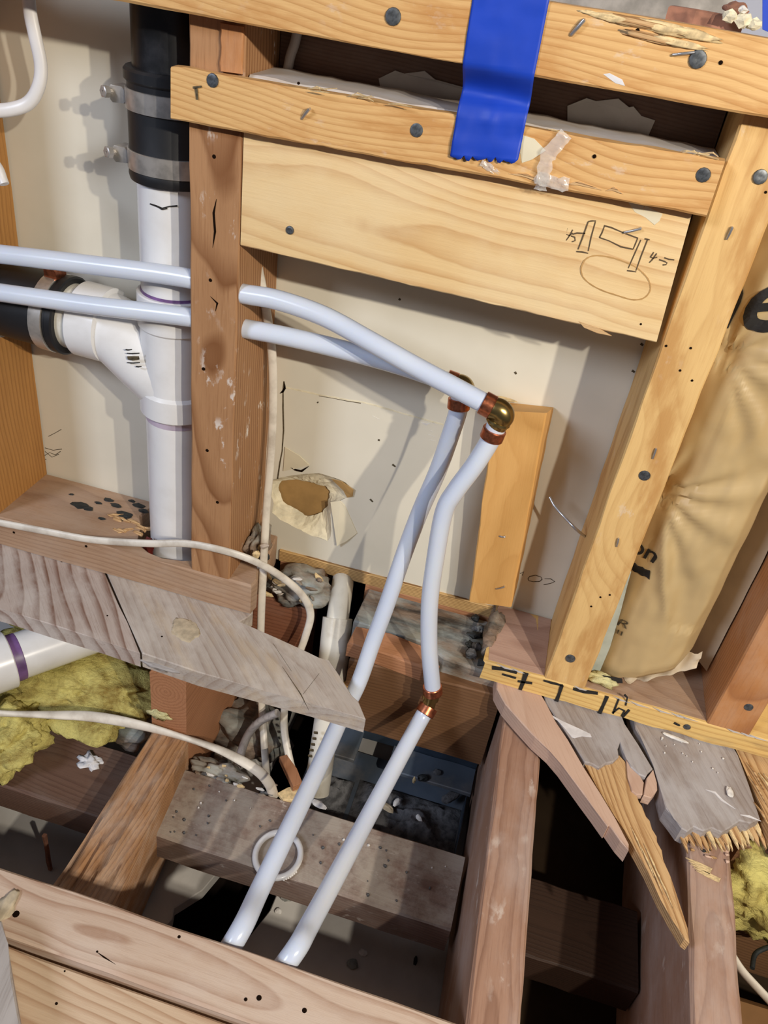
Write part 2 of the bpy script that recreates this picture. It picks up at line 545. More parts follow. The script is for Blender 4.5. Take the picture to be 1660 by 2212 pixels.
M_tape = plain('blue_painters_tape', (18, 66, 190), 0.5, var=0.06, scale=30.0, bump=0.08)
M_tile = plain('white_wall_panel', (226, 226, 234), 0.5, var=0.03, scale=6.0)
M_brick = plain('brick_red_shim', (168, 116, 92), 0.8, var=0.25, scale=60.0, bump=0.4)
M_ceil = plain('grey_board_back', (206, 202, 196), 0.9, var=0.12, scale=7.0, dirt=(160, 152, 142), dirtamt=0.5, dirtscale=9.0, bump=0.1, spec=0.1)
M_ceil_d = plain('dark_brown_board', (70, 56, 42), 0.95, var=0.3, scale=9.0, bump=0.1, spec=0.05)  # dark brown, much darker than the grey sheets
M_duct = plain('dusty_blue_metal', (96, 108, 122), 0.6, 0.2, var=0.2, scale=12.0, dirt=(128, 126, 124), dirtamt=0.8, dirtscale=16.0, bump=0.2)
M_duct_c = plain('clean_blue_metal', (68, 82, 98), 0.45, 0.3, var=0.25, scale=20.0)
M_dirt = plain('grey_dirt', (108, 108, 110), 0.95, var=0.35, scale=120.0, bump=0.8, spec=0.1)
M_dark = plain('painted_void_dark', (34, 25, 20), 0.95, var=0.3, scale=20.0, spec=0.1)  # near-black colour carries the shade of the unlit voids
M_chip = plain('pale_wood_chip', (236, 208, 156), 0.7, var=0.2, scale=200.0)
M_white_chip = plain('white_plaster_chip', (232, 228, 222), 0.8, var=0.1, scale=200.0)
M_black_spot = plain('black_glue_spot', (40, 44, 44), 0.6, var=0.3, scale=200.0)
M_white_paint = plain('white_paint_smear', (226, 224, 226), 0.7, var=0.08, scale=100.0)
M_tan_rub = plain('tan_worn_patch', (202, 186, 158), 0.8, var=0.15, scale=120.0)
M_red_tar = plain('dark_red_putty', (112, 34, 26), 0.5, var=0.3, scale=120.0)


def fibreglass(name, col, dark):
    m = NT(name)
    co = m.coords()
    f = m.noise(co, 26.0, 8.0, 0.7, 0.6)
    g = m.noise(m.scaled(co, (1, 1.4, 3)), 130.0, 4.0, 0.7, 1.0)
    c = m.mix(m.step(f, 0.42, 0.72), lin(col), lin(dark))
    m.base(c)
    m.bump(m.math('ADD', f, m.math('MULTIPLY', g, 0.5)), 1.0, 0.004)
    return m.set(Roughness=0.95, Specular_IOR_Level=0.05)


M_yellow = fibreglass('yellow_fibreglass', (212, 200, 122), (140, 116, 60))
M_yellow_p = fibreglass('pale_yellow_fibreglass', (222, 214, 160), (176, 158, 100))


def pex_material():
    m = NT('milky_pex')
    co = m.coords()
    c = m.mix(m.step(m.noise(co, 9.0, 2.0), 0.35, 0.65), lin((227, 234, 246)), lin((216, 225, 242)))
    m.base(c)
    return m.set(Roughness=0.22, Subsurface_Weight=0.5, Subsurface_Radius=(0.01, 0.012, 0.016), Specular_IOR_Level=0.5, Transmission_Weight=0.08)


M_pex = pex_material()


def film_material():
    m = NT('clear_plastic_film')
    m.base(lin((236, 232, 226)))
    return m.set(Roughness=0.2, Alpha=0.28, Specular_IOR_Level=0.8)


M_film = film_material()

# ------------------------------------------------------------------ the setting
# drywall of the next room, seen from behind, with a broken hole
def resample(poly, c, n):
    """points of a star-shaped outline (x, z) at n even angles around c"""
    out = []
    for i in range(n):
        a = 2 * math.pi * i / n
        dx, dz = math.cos(a), math.sin(a)
        best = 0.0
        for k in range(len(poly)):
            x1, z1 = poly[k - 1][0] - c[0], poly[k - 1][1] - c[1]
            x2, z2 = poly[k][0] - c[0], poly[k][1] - c[1]
            ex, ez = x2 - x1, z2 - z1
            den = dx * ez - dz * ex
            if abs(den) < 1e-12:
                continue
            t = (x1 * ez - z1 * ex) / den
            s = (x1 * dz - z1 * dx) / den
            if t > 0 and -1e-6 <= s <= 1 + 1e-6:
                best = max(best, t)
        out.append((c[0] + dx * best, c[1] + dz * best))
    return out


YD = 0.090
hole_o = [(p[0], p[2]) for p in [(0.0423, 0.0900, 0.0963), (0.0494, 0.0900, 0.1064), (0.0655, 0.0900, 0.1150), (0.0805, 0.0900, 0.1216), (0.0968, 0.0900, 0.1274), (0.1101, 0.0900, 0.1267), (0.1240, 0.0900, 0.1252), (0.1342, 0.0900, 0.1170), (0.1318, 0.0900, 0.1083), (0.1239, 0.0900, 0.1036), (0.1160, 0.0900, 0.0932), (0.1131, 0.0900, 0.0818), (0.1165, 0.0900, 0.0588), (0.1156, 0.0900, 0.0462), (0.0953, 0.0900, 0.0478), (0.0729, 0.0900, 0.0537), (0.0596, 0.0900, 0.0576), (0.0498, 0.0900, 0.0643), (0.0511, 0.0900, 0.0778)]]
hole_i = [(p[0], p[2]) for p in [(0.0509, 0.1010, 0.0887), (0.0544, 0.1010, 0.0996), (0.0698, 0.1010, 0.1053), (0.0800, 0.1010, 0.1059), (0.0952, 0.1010, 0.1057), (0.1032, 0.1010, 0.1063), (0.1076, 0.1010, 0.1024), (0.1071, 0.1010, 0.0918), (0.1055, 0.1010, 0.0819), (0.1008, 0.1010, 0.0727), (0.0935, 0.1010, 0.0674), (0.0855, 0.1010, 0.0632), (0.0726, 0.1010, 0.0683), (0.0577, 0.1010, 0.0729)]]
hc = (sum(p[0] for p in hole_o) / len(hole_o), sum(p[1] for p in hole_o) / len(hole_o))
HO = resample(hole_o, hc, 56)
HI = resample(hole_i, hc, 56)
HI = [(hc[0] + (p[0] - hc[0]), p[1]) for p in HI]


def drywall():
    bm = bmesh.new()
    outer = [(-0.42, 0.004), (0.86, 0.004), (0.86, 0.541), (0.03, 0.541), (0.03, 0.80), (-0.42, 0.80)]
    lay = []
    for loop in (outer, HO):
        vs = [bm.verts.new((p[0], YD, p[1])) for p in loop]
        for i in range(len(vs)):
            bm.edges.new((vs[i], vs[(i + 1) % len(vs)]))
    bmesh.ops.triangle_fill(bm, use_beauty=True, use_dissolve=False, edges=bm.edges[:])
    # drop the triangles inside the hole
    def inside(x, z):
        c = False
        for k in range(len(HO)):
            (x1, z1), (x2, z2) = HO[k - 1], HO[k]
            if (z1 > z) != (z2 > z) and x < (x2 - x1) * (z - z1) / (z2 - z1) + x1:
                c = not c
        return c
    kill = [f for f in bm.faces if inside(*(lambda c: (c.x, c.z))(f.calc_center_median()))]
    bmesh.ops.delete(bm, geom=kill, context='FACES')
    r = bmesh.ops.extrude_face_region(bm, geom=bm.faces[:])
    for v in r['geom']:
        if isinstance(v, bmesh.types.BMVert):
            v.co.y += 0.0125
    bm.verts.index_update()
    vs = [v.co.copy() for v in bm.verts]
    fs = [tuple(v.index for v in f.verts) for f in bm.faces]
    bm.free()
    return link('wall_back', vs, fs, M_dry)


wall = drywall()
tag(wall, 'cream drywall seen from behind, with a broken hole low in the middle bay', kind='structure')
# rough gypsum rim of the hole
vs, fs = [], []
NR = 5
for k in range(NR + 1):
    t = k / NR
    for i in range(56):
        ox, oz = HO[i]
        ix, iz = HI[i]
        q = V((ox + (ix - ox) * t, YD + 0.0005 + 0.0108 * t ** 0.8, oz + (iz - oz) * t))
        nn = mnoise.noise(q * 240) * 0.0016 * (1 if 0 < k else 0.3)
        vs.append(q + V((nn, mnoise.noise(q * 300 + V((9, 9, 9))) * 0.0016 if k else -0.0006, mnoise.noise(q * 260 + V((3, 7, 1))) * 0.0014)))
for k in range(NR):
    for i in range(56):
        a, b = k * 56 + i, k * 56 + (i + 1) % 56
        fs.append((a, b, b + 56, a + 56))
o = link('gypsum_rim', vs, fs, M_gyps, wall)
tag(o, 'crumbly cream gypsum edge of the hole')
o = link('paper_backing', [(hc[0] - .045, .1035, hc[1] - .035), (hc[0] + .045, .1035, hc[1] - .035), (hc[0] + .045, .1035, hc[1] + .035), (hc[0] - .045, .1035, hc[1] + .035),
                           (hc[0] - .045, .1045, hc[1] - .035), (hc[0] + .045, .1045, hc[1] - .035), (hc[0] + .045, .1045, hc[1] + .035), (hc[0] - .045, .1045, hc[1] + .035)],
         [(0, 1, 2, 3), (4, 5, 6, 7), (0, 1, 5, 4), (1, 2, 6, 5), (2, 3, 7, 6), (3, 0, 4, 7)], M_tanpaper, wall)
tag(o, 'tan paper at the bottom of the hole')
slab('paper_flap', [(0.1120, 0.0890, 0.0967), (0.1253, 0.0855, 0.0462), (0.1342, 0.0872, 0.0540), (0.1443, 0.0893, 0.0668), (0.1273, 0.0893, 0.0970), (0.1219, 0.0893, 0.1012)], 0.0006, M_cream, (1, 0, 0), wall, down=(0, 1, 0), ch=0.0002)
slab('paper_flap', [(0.1103, 0.0885, 0.1249), (0.1214, 0.0870, 0.1262), (0.1347, 0.0870, 0.1201), (0.1345, 0.0882, 0.1108), (0.1287, 0.0890, 0.1074), (0.1239, 0.0892, 0.1144)], 0.0006, M_tanpaper, (1, 0, 0), wall, down=(0, 1, 0), ch=0.0002)
slab('paper_flap', [(0.0592, 0.0888, 0.1481), (0.0756, 0.0880, 0.1428), (0.0867, 0.0872, 0.1355), (0.0728, 0.0880, 0.1272), (0.0591, 0.0888, 0.1195)], 0.0006, M_cream, (1, 0, 0), wall, down=(0, 1, 0), ch=0.0002)
ribbon('crack', [(0.0535, 0.0900, 0.2128), (0.0657, 0.0900, 0.2130), (0.0773, 0.0900, 0.2134), (0.0889, 0.0900, 0.2134), (0.1027, 0.0900, 0.2145), (0.1164, 0.0900, 0.2151), (0.1300, 0.0900, 0.2166), (0.1445, 0.0900, 0.2165), (0.1573, 0.0900, 0.2158), (0.1709, 0.0900, 0.2150), (0.1845, 0.0900, 0.2146), (0.1980, 0.0900, 0.2138), (0.2105, 0.0900, 0.2137)], 0.0014, M_gyps, wall)
ribbon('crack', [(0.0890, 0.0900, 0.2125), (0.1028, 0.0900, 0.2135), (0.1165, 0.0900, 0.2141), (0.1301, 0.0900, 0.2152)], 0.0006, M_ink_old, wall)
ribbon('crack', [(0.0532, 0.0900, 0.2186), (0.0528, 0.0900, 0.2097), (0.0540, 0.0900, 0.1910), (0.0562, 0.0900, 0.1658), (0.0562, 0.0900, 0.1417), (0.0547, 0.0900, 0.1276), (0.0534, 0.0900, 0.1081)], 0.0013, M_ink_old, wall)
for a in ([(0.0498, 0.0900, 0.2050), (0.0525, 0.0900, 0.2076), (0.0545, 0.0900, 0.2121), (0.0537, 0.0900, 0.2178)], [(0.0668, 0.0885, 0.1263), (0.0728, 0.0885, 0.1252), (0.0787, 0.0885, 0.1253), (0.0860, 0.0885, 0.1334)]):
    ribbon('tear_mark', a, 0.0022, M_hole, wall, taper=True)
for a in ([(0.1896, 0.0900, 0.2106), (0.1951, 0.0900, 0.2096), (0.1983, 0.0900, 0.2119)], [(0.2003, 0.0900, 0.2134), (0.2046, 0.0900, 0.2116)], [(0.1981, 0.0900, 0.1999), (0.2051, 0.0900, 0.1988)], [(0.2004, 0.0900, 0.1945), (0.2067, 0.0900, 0.1947)], [(0.1428, 0.0900, 0.2052), (0.1500, 0.0900, 0.2031)], [(0.1996, 0.0900, 0.2043), (0.2024, 0.0900, 0.2041)]):
    ribbon('paper_scuff', a, 0.0022, M_white_chip, wall, taper=True)
for a in ([(0.0878, 0.0900, 0.2057), (0.0888, 0.0900, 0.2050)], [(0.2632, 0.0900, 0.2804), (0.2649, 0.0900, 0.2786)], [(0.1692, 0.0900, 0.1583), (0.1727, 0.0900, 0.1566)], [(0.1524, 0.0900, 0.1122), (0.1557, 0.0900, 0.1097)], [(0.1515, 0.0900, 0.1812), (0.1534, 0.0900, 0.1812)], [(0.1514, 0.0900, 0.3221), (0.1532, 0.0900, 0.3213)], [(0.3579, 0.0900, 0.3293), (0.3602, 0.0900, 0.3281)], [(0.3581, 0.0900, 0.3050), (0.3608, 0.0900, 0.3040)]):
    ribbon('speck', a, 0.002, M_ink_old, wall)
# pencilled figures beside the short block
ribbon('pencil_mark', [(0.3168, 0.0900, 0.0693), (0.3198, 0.0900, 0.0727), (0.3195, 0.0900, 0.0678)], 0.0007, M_ink_old, wall)
ribbon('pencil_mark', [(0.3258, 0.0900, 0.0656), (0.3268, 0.0900, 0.0690), (0.3320, 0.0900, 0.0723), (0.3375, 0.0900, 0.0720), (0.3395, 0.0900, 0.0696), (0.3376, 0.0900, 0.0659), (0.3317, 0.0900, 0.0636), (0.3270, 0.0900, 0.0636), (0.3258, 0.0900, 0.0656)], 0.0007, M_ink_old, wall)
ribbon('pencil_mark', [(0.3416, 0.0900, 0.0709), (0.3473, 0.0900, 0.0728), (0.3520, 0.0900, 0.0708), (0.3487, 0.0900, 0.0672), (0.3425, 0.0900, 0.0633)], 0.0007, M_ink_old, wall)
for a in ([(-0.2098, 0.0900, 0.0871), (-0.2008, 0.0900, 0.0939), (-0.1932, 0.0900, 0.1002)], [(-0.2159, 0.0900, 0.0708), (-0.2061, 0.0900, 0.0705), (-0.1950, 0.0900, 0.0751)], [(-0.2186, 0.0900, 0.0596), (-0.2108, 0.0900, 0.0662), (-0.2039, 0.0900, 0.0652), (-0.1970, 0.0900, 0.0715)], [(-0.2164, 0.0900, 0.0661), (-0.2086, 0.0900, 0.0609), (-0.1994, 0.0900, 0.0673)], [(-0.2225, 0.0900, 0.0561), (-0.2162, 0.0900, 0.0557)]):
    ribbon('pencil_scribble', a, 0.0006, M_ink_old, wall)

# back of the ceiling below the floor, in two sheets with a broken gap
o = slab('ceiling', [(-0.6, -0.8, -0.222), (0.062, -0.8, -0.222), (0.060, -0.24, -0.222), (0.075, -0.20, -0.222), (0.072, -0.19, -0.222), (0.090, -0.165, -0.222), (0.10, -0.13, -0.222), (0.10, 0.3, -0.222), (-0.6, 0.3, -0.222)], 0.014, M_ceil, (1, 0, 0))
tag(o, 'grey back of the ceiling board below the joists, left sheet with a torn edge', kind='structure')
o = slab('ceiling', [(0.135, -0.30, -0.226), (0.142, -0.225, -0.226), (0.16, -0.16, -0.226), (0.17, 0.3, -0.226), (0.362, 0.3, -0.226), (0.362, -0.8, -0.226), (0.12, -0.8, -0.226)], 0.014, M_ceil, (1, 0, 0))
tag(o, 'dusty grey ceiling board back lying under the two water lines', kind='structure')
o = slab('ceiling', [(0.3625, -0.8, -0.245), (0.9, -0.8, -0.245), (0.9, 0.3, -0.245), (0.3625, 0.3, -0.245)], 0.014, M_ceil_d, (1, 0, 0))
tag(o, 'dark brown board at the bottom of the right joist bay', kind='structure')
o = beam('void_sheet', (-0.6, 0.9), (-0.8, 0.3), (-0.34, -0.32), M_dark, n=2)  # added near-black sheet, stands in for the unlit depth
tag(o, 'near-black sheet standing in for the void below the broken ceiling board', kind='structure')
o = beam('wall_under_floor', (-0.6, 0.9), (0.16, 0.20), (-0.32, -0.002), M_dark, n=4)  # back of the bays, its darkness painted into the colour
tag(o, 'timber painted near-black for the void at the back of the joist bays', kind='structure')
# beyond the sill: a strip of the finished room
o = beam('wall_far', (-0.1, 0.95), (0.30, 0.31), (0.40, 0.95), M_tile, n=2)
tag(o, 'pale lilac wall of the room beyond the sill at the top', kind='structure')
o = beam('trim_2', (0.19, 0.30), (0.118, 0.13), (0.545, 0.598), M_dry, n=3, jit=0.001)
tag(o, 'beige broken board edge standing behind the top rail', kind='structure')
o = beam('trim_3', (0.22, 0.345), (0.100, 0.108), (0.545, 0.572), M_steel, n=3)
tag(o, 'grey metal edge strip behind the top rail', kind='structure')

# ------------------------------------------------------------------ framing of the wall
GRP_STUD = 'studs of the wall'
ls = beam('wall_stud', (0.0, 0.0405), (0.0, 0.089), (0.038, 0.80), M_stud_l, 'z', n=30, seed=3)
tag(ls, 'brown wall stud with white plaster specks and two water lines passing behind its face', 'stud', GRP_STUD)
rs = beam('wall_stud', (0.361, 0.399), (0.0, 0.089), (0.0245, 0.5145), M_stud_r, 'z', n=30, seed=5)
tag(rs, 'honey coloured wall stud left of the paper faced insulation', 'stud', GRP_STUD)
fs_ = beam('wall_stud', (-0.255, -0.216), (0.0, 0.0885), (0.038, 0.80), M_stud_f, 'z', n=20, seed=8)
tag(fs_, 'golden wall stud at the far left edge beside the black rubber coupling', 'stud', GRP_STUD)
M_stud3 = wood('reddish_gold_fir', (190, 132, 82), (132, 80, 48), 220, (0.0, 0.12), (0.02, 0.03), 0.01, 0.5, dust=(206, 176, 150), dustamt=0.25)
ts = beam('wall_stud', (0.513, 0.552), (0.0, 0.0885), (0.0245, 0.80), M_stud3, 'z', n=20, seed=9)
tag(ts, 'reddish wall stud at the right edge, right of the insulation', 'stud', GRP_STUD)
# thin strip let in beside the top of the left stud
o = beam('cripple_strip', (0.0235, 0.0400), (-0.0035, -0.0002), (0.484, 0.512), M_stud3, 'z', n=6)
tag(o, 'short strip nailed on the left stud between the two rails', 'strip')

tr = board('window_rail', [(-0.30, -0.020, 0.5150), (-0.30, -0.0004, 0.5150), (-0.30, -0.0004, 0.5535), (-0.30, -0.020, 0.5535)], [(0.75, -0.020, 0.5150), (0.75, -0.0004, 0.5150), (0.75, -0.0004, 0.5535), (0.75, -0.020, 0.5535)], M_gold, n=40, seed=21)
tag(tr, 'golden pine rail across the top, passing under the blue tape', 'rail')
lr = board('window_rail', [(-0.0075, -0.0130, 0.4495), (-0.0075, -0.0008, 0.4495), (-0.0075, -0.0008, 0.4825), (-0.0075, -0.0130, 0.4825)], [(0.3590, -0.0130, 0.4545), (0.3590, -0.0008, 0.4545), (0.3590, -0.0008, 0.4875), (0.3590, -0.0130, 0.4875)], M_gold, n=36, seed=22, jit=0.0006)
tag(lr, 'shorter golden rail just above the wide pine plank, its left end over the brown stud', 'rail')
sb = beam('sill_block', (0.0415, 0.3600), (0.0022, 0.060), (0.463, 0.4850), M_dusty_top, n=30, jit=0.0012, ch=0.002, seed=4)
tag(sb, 'plaster dusted board lying behind the lower rail', 'board')
o = beam('added_gap_board', (0.0415, 0.3600), (0.0640, 0.0885), (0.40, 0.5405), M_lowblk_l, n=6)  # board added behind the rails to keep the gap dark
tag(o, 'brown board added to darken the gap between the two rails', 'board')
for k, (x0, x1, z1, lab) in enumerate(((0.125, 0.205, .494, 'left of the tape'), (0.262, 0.312, .4985, 'right of the tape'))):
    o = slab('torn_drywall', [(x0, .0630, .470), (x1, .0630, .470), (x1 + .004, .0625, z1 - .004), (x1 - .006, .0625, z1 - .003), (x1 - .012, .0625, z1 + .002), (x1 - .022, .0623, z1 - .001), (x0 + .034, .0622, z1 + .001), (x0 + .026, .0622, z1 + .005), (x0 + .012, .0622, z1 + .001), (x0 + .004, .0622, z1 + .002), (x0 - .006, .0625, z1 - .005)], .0012, M_ceil, (1, 0, 0), down=(0, 1, 0), ch=.0002, jit=.001)
    tag(o, 'torn grey drywall paper in the gap between the rails, ' + lab, 'scrap')
o = tube('cable', [(0.0503, 0.0580, 0.4846), (0.0518, 0.0580, 0.4938), (0.0547, 0.0580, 0.5031), (0.0571, 0.0580, 0.5178)], .0036, M_grey_wood, seg=10)
tag(o, 'grey cable rising in the gap between the rails left of the tape', 'cable', 'white electrical cables')
sb2 = beam('sill_block', (-0.0, 0.75), (0.0005, 0.098), (0.5165, 0.5520), M_dusty_top, n=20, jit=0.0006, seed=14)
tag(sb2, 'dusty sill board lying behind the top rail under the red brick coloured scrap', 'board')
pk = board('backing_plank', [(0.0415, -0.0003, 0.3685), (0.0415, 0.0190, 0.3685), (0.0415, 0.0190, 0.461), (0.0415, -0.0003, 0.461)], [(0.3570, -0.0003, 0.3640), (0.3570, 0.0190, 0.3640), (0.3510, 0.0190, 0.461), (0.3510, -0.0003, 0.461)], M_plank, n=40, seed=31, ch=0.0008)
tag(pk, 'wide pale pine plank with pencil sketch between the two studs', 'plank')
YP = 0.005
slab('splinter', [(0.3003, -0.0006, 0.3672), (0.3141, -0.0006, 0.3655), (0.3258, -0.0006, 0.3618), (0.3152, -0.0006, 0.3615), (0.3053, -0.0006, 0.3634)], 0.0015, M_raw, (1, 0, 0), pk, down=(0, 1, 0), ch=0.0003)
for a in ([(0.2887, -0.0004, 0.4351), (0.2909, -0.0004, 0.4359), (0.2935, -0.0004, 0.4364)], [(0.2886, -0.0004, 0.4349), (0.2878, -0.0004, 0.4244), (0.2869, -0.0004, 0.4160)], [(0.2932, -0.0004, 0.4358), (0.2932, -0.0004, 0.4255), (0.2938, -0.0004, 0.4163)], [(0.2862, -0.0004, 0.4144), (0.2898, -0.0004, 0.4149), (0.2942, -0.0004, 0.4148)],
          [(0.2994, -0.0004, 0.4345), (0.3043, -0.0004, 0.4342), (0.3114, -0.0004, 0.4328), (0.3173, -0.0004, 0.4318), (0.3232, -0.0004, 0.4309)], [(0.3230, -0.0004, 0.4307), (0.3227, -0.0004, 0.4270), (0.3223, -0.0004, 0.4233)], [(0.3222, -0.0004, 0.4233), (0.3142, -0.0004, 0.4233), (0.3057, -0.0004, 0.4255), (0.2986, -0.0004, 0.4264)], [(0.2986, -0.0004, 0.4264), (0.2994, -0.0004, 0.4296), (0.2998, -0.0004, 0.4341)],
          [(0.3253, -0.0004, 0.4303), (0.3241, -0.0004, 0.4205), (0.3229, -0.0004, 0.4105)], [(0.3295, -0.0004, 0.4312), (0.3287, -0.0004, 0.4204), (0.3283, -0.0004, 0.4099)], [(0.3275, -0.0004, 0.4314), (0.3291, -0.0004, 0.4314), (0.3309, -0.0004, 0.4314)], [(0.3226, -0.0004, 0.4088), (0.3254, -0.0004, 0.4090), (0.3288, -0.0004, 0.4092)],
          [(0.2761, -0.0004, 0.4283), (0.2761, -0.0004, 0.4241), (0.2791, -0.0004, 0.4238), (0.2805, -0.0004, 0.4258)], [(0.2800, -0.0004, 0.4279), (0.2785, -0.0004, 0.4226), (0.2774, -0.0004, 0.4201)], [(0.2807, -0.0004, 0.4250), (0.2833, -0.0004, 0.4264), (0.2887, -0.0004, 0.4272)], [(0.2799, -0.0004, 0.4237), (0.2826, -0.0004, 0.4234), (0.2835, -0.0004, 0.4213), (0.2815, -0.0004, 0.4201)],
          [(0.3359, -0.0004, 0.4241), (0.3348, -0.0004, 0.4205), (0.3369, -0.0004, 0.4203), (0.3391, -0.0004, 0.4214)], [(0.3380, -0.0004, 0.4237), (0.3364, -0.0004, 0.4191), (0.3352, -0.0004, 0.4169)], [(0.3436, -0.0004, 0.4220), (0.3468, -0.0004, 0.4216), (0.3503, -0.0004, 0.4219)], [(0.3408, -0.0004, 0.4201), (0.3446, -0.0004, 0.4197), (0.3465, -0.0004, 0.4191), (0.3461, -0.0004, 0.4178), (0.3441, -0.0004, 0.4172)]):
    ribbon('pencil_mark', a, 0.0008, M_pencil, pk, lift=0.0002)
ribbon('pencil_circle', [(0.2928, -0.0004, 0.4094), (0.2956, -0.0004, 0.4126), (0.3008, -0.0004, 0.4146), (0.3087, -0.0004, 0.4151), (0.3169, -0.0004, 0.4145), (0.3266, -0.0004, 0.4125), (0.3333, -0.0004, 0.4093), (0.3382, -0.0004, 0.4056), (0.3412, -0.0004, 0.4004), (0.3408, -0.0004, 0.3956), (0.3376, -0.0004, 0.3919), (0.3312, -0.0004, 0.3901), (0.3210, -0.0004, 0.3909), (0.3108, -0.0004, 0.3920), (0.3012, -0.0004, 0.3947), (0.2948, -0.0004, 0.3987), (0.2922, -0.0004, 0.4041), (0.2928, -0.0004, 0.4094)], 0.0009, M_pencil_f, pk, lift=0.00015, smooth_path=True)
slab('torn_fibre', [(0.3091, -0.0005, 0.4529), (0.3155, -0.0005, 0.4518), (0.3233, -0.0005, 0.4512), (0.3337, -0.0005, 0.4488), (0.3332, -0.0005, 0.4440), (0.3310, -0.0005, 0.4411), (0.3239, -0.0005, 0.4445), (0.3162, -0.0005, 0.4466)], 0.0006, M_cream, (1, 0, 0), pk, down=(0, 1, 0), ch=0.0001)


def staple(a, b, parent, r=0.0007):
    a, b = V(a), V(b)
    d = (b - a)
    return tube('staple', [a + V((0, 0.003, 0)), a, a.lerp(b, .5) + V((0, -0.0006, 0)), b, b + V((0, 0.002, 0))], r, M_staple, parent, 8, smooth_path=False)


staple((0.3136, -0.0015, 0.4331), (0.3230, -0.0025, 0.4376), pk, 0.0009)
nail((0.0800, -0.0003, 0.3878), pk, r=0.0032)
for q in [(0.1432, -0.0200, 0.5329), (0.3241, -0.0200, 0.5378)]:
    nail(q, tr, r=0.0050)
hole((0.3370, -0.0200, 0.5381), tr)
hole((0.2869, -0.0200, 0.5466), tr)
staple((0.2508, -0.0210, 0.5395), (0.2558, -0.0225, 0.5472), tr, 0.0012)
staple((0.3100, -0.0210, 0.5380), (0.3208, -0.0210, 0.5408), tr, 0.0008)
# splintered upper edge of the top rail
for i, (q, L, h) in enumerate((((0.2744, -0.0202, 0.5503), .019, .0022), ((0.2889, -0.0202, 0.5501), .024, .0024), ((0.3022, -0.0202, 0.5498), .022, .0030), ((0.3153, -0.0202, 0.5494), .018, .0024), ((0.2987, -0.0202, 0.5442), .020, .0022), ((0.3106, -0.0202, 0.5441), .016, .0020), ((0.2649, -0.0202, 0.5508), .012, .0014))):
    chunk('splinter_scar', q, (L, .0012, h), (M_chip, M_raw, M_chip)[i % 3], tr, i + 3, 3, .45, Matrix.Rotation(.05, 3, 'Y'))
slab('paint_smear', [(0.2739, -0.0202, 0.5224), (0.2777, -0.0202, 0.5234), (0.2857, -0.0202, 0.5213), (0.2883, -0.0202, 0.5183), (0.2823, -0.0202, 0.5188)], 0.0004, M_white_paint, (1, 0, 0), tr, down=(0, 1, 0), ch=0.0001)
for q in [(0.0233, -0.0130, 0.4787), (0.1662, -0.0130, 0.4724), (0.3488, -0.0130, 0.4780)]:
    nail(q, lr, r=0.0045)
hole((0.2815, -0.0130, 0.4768), lr)
hole((0.0835, -0.0130, 0.4866), lr, r=0.0012)
staple((0.0878, -0.0135, 0.4662), (0.0933, -0.0170, 0.4731), lr, 0.0010)
ribbon('ink_stroke', [(0.0113, -0.0130, 0.4723), (0.0123, -0.0130, 0.4653)], 0.0016, M_ink_old, lr)
ribbon('ink_stroke', [(0.0093, -0.0130, 0.4722), (0.0153, -0.0130, 0.4738)], 0.0012, M_ink_old, lr)
slab('torn_fibre', [(0.2345, -0.0132, 0.4811), (0.2422, -0.0132, 0.4803), (0.2509, -0.0132, 0.4749), (0.2436, -0.0132, 0.4681), (0.2377, -0.0132, 0.4650), (0.2351, -0.0132, 0.4708)], 0.0005, M_cream, (1, 0, 0), lr, down=(0, 1, 0), ch=0.0001)
for i, (a, b) in enumerate((([(0.2309, -0.0132, 0.4573)][0], [(0.2590, -0.0132, 0.4547)][0]), ([(0.2660, -0.0132, 0.4572)][0], [(0.2912, -0.0132, 0.4584)][0]), ([(0.2941, -0.0132, 0.4584)][0], [(0.3045, -0.0132, 0.4586)][0]))):
    ribbon('splinter', [a, V(a).lerp(V(b), .4) + V((0, 0, .002)), b], 0.0022, M_raw, lr, taper=True, lift=0.0006)
# loose fibres along the top of the lower rail
for i in range(16):
    t = RND.uniform(0.05, 0.98)
    b = V((0.05 + 0.30 * t, RND.uniform(-0.018, 0.0), 0.4835 + 0.004 * t))
    ribbon('splinter', [b, b + V((RND.uniform(.003, .009), -0.002, RND.uniform(.0005, .003))), b + V((RND.uniform(.009, .018), -0.003, RND.uniform(0, .003)))], 0.0012, M_chip, sb, taper=True, nrm=(0, -.4, 1))
for q in [(0.3838, 0.0000, 0.4810), (0.3817, 0.0000, 0.2588), (0.3771, 0.0000, 0.0567)]:
    nail(q, rs, r=0.0046)
for q in [(0.3903, 0.0000, 0.4730), (0.3642, 0.0000, 0.3632), (0.3807, 0.0000, 0.3654), (0.3792, 0.0000, 0.3478), (0.3896, 0.0000, 0.3424), (0.3897, 0.0000, 0.1384), (0.3830, 0.0000, 0.1334), (0.3784, 0.0000, 0.1211), (0.3427, 0.0000, 0.3746)]:
    hole(q, rs, r=0.0012)
for a, b in (((0.3777, -0.0010, 0.4416), (0.3784, -0.0020, 0.4491)), ((0.3829, -0.0005, 0.2751), (0.3827, -0.0010, 0.2836)), ((0.3807, -0.0005, 0.1889), (0.3799, -0.0010, 0.1968))):
    staple(a, b, rs, 0.0008)
for q in [(0.0192, 0.0000, 0.4280), (0.0174, 0.0000, 0.3365), (0.0120, 0.0000, 0.2590), (0.0160, 0.0000, 0.1803), (0.0267, 0.0000, 0.1270)]:
    hole(q, ls, r=0.0020)
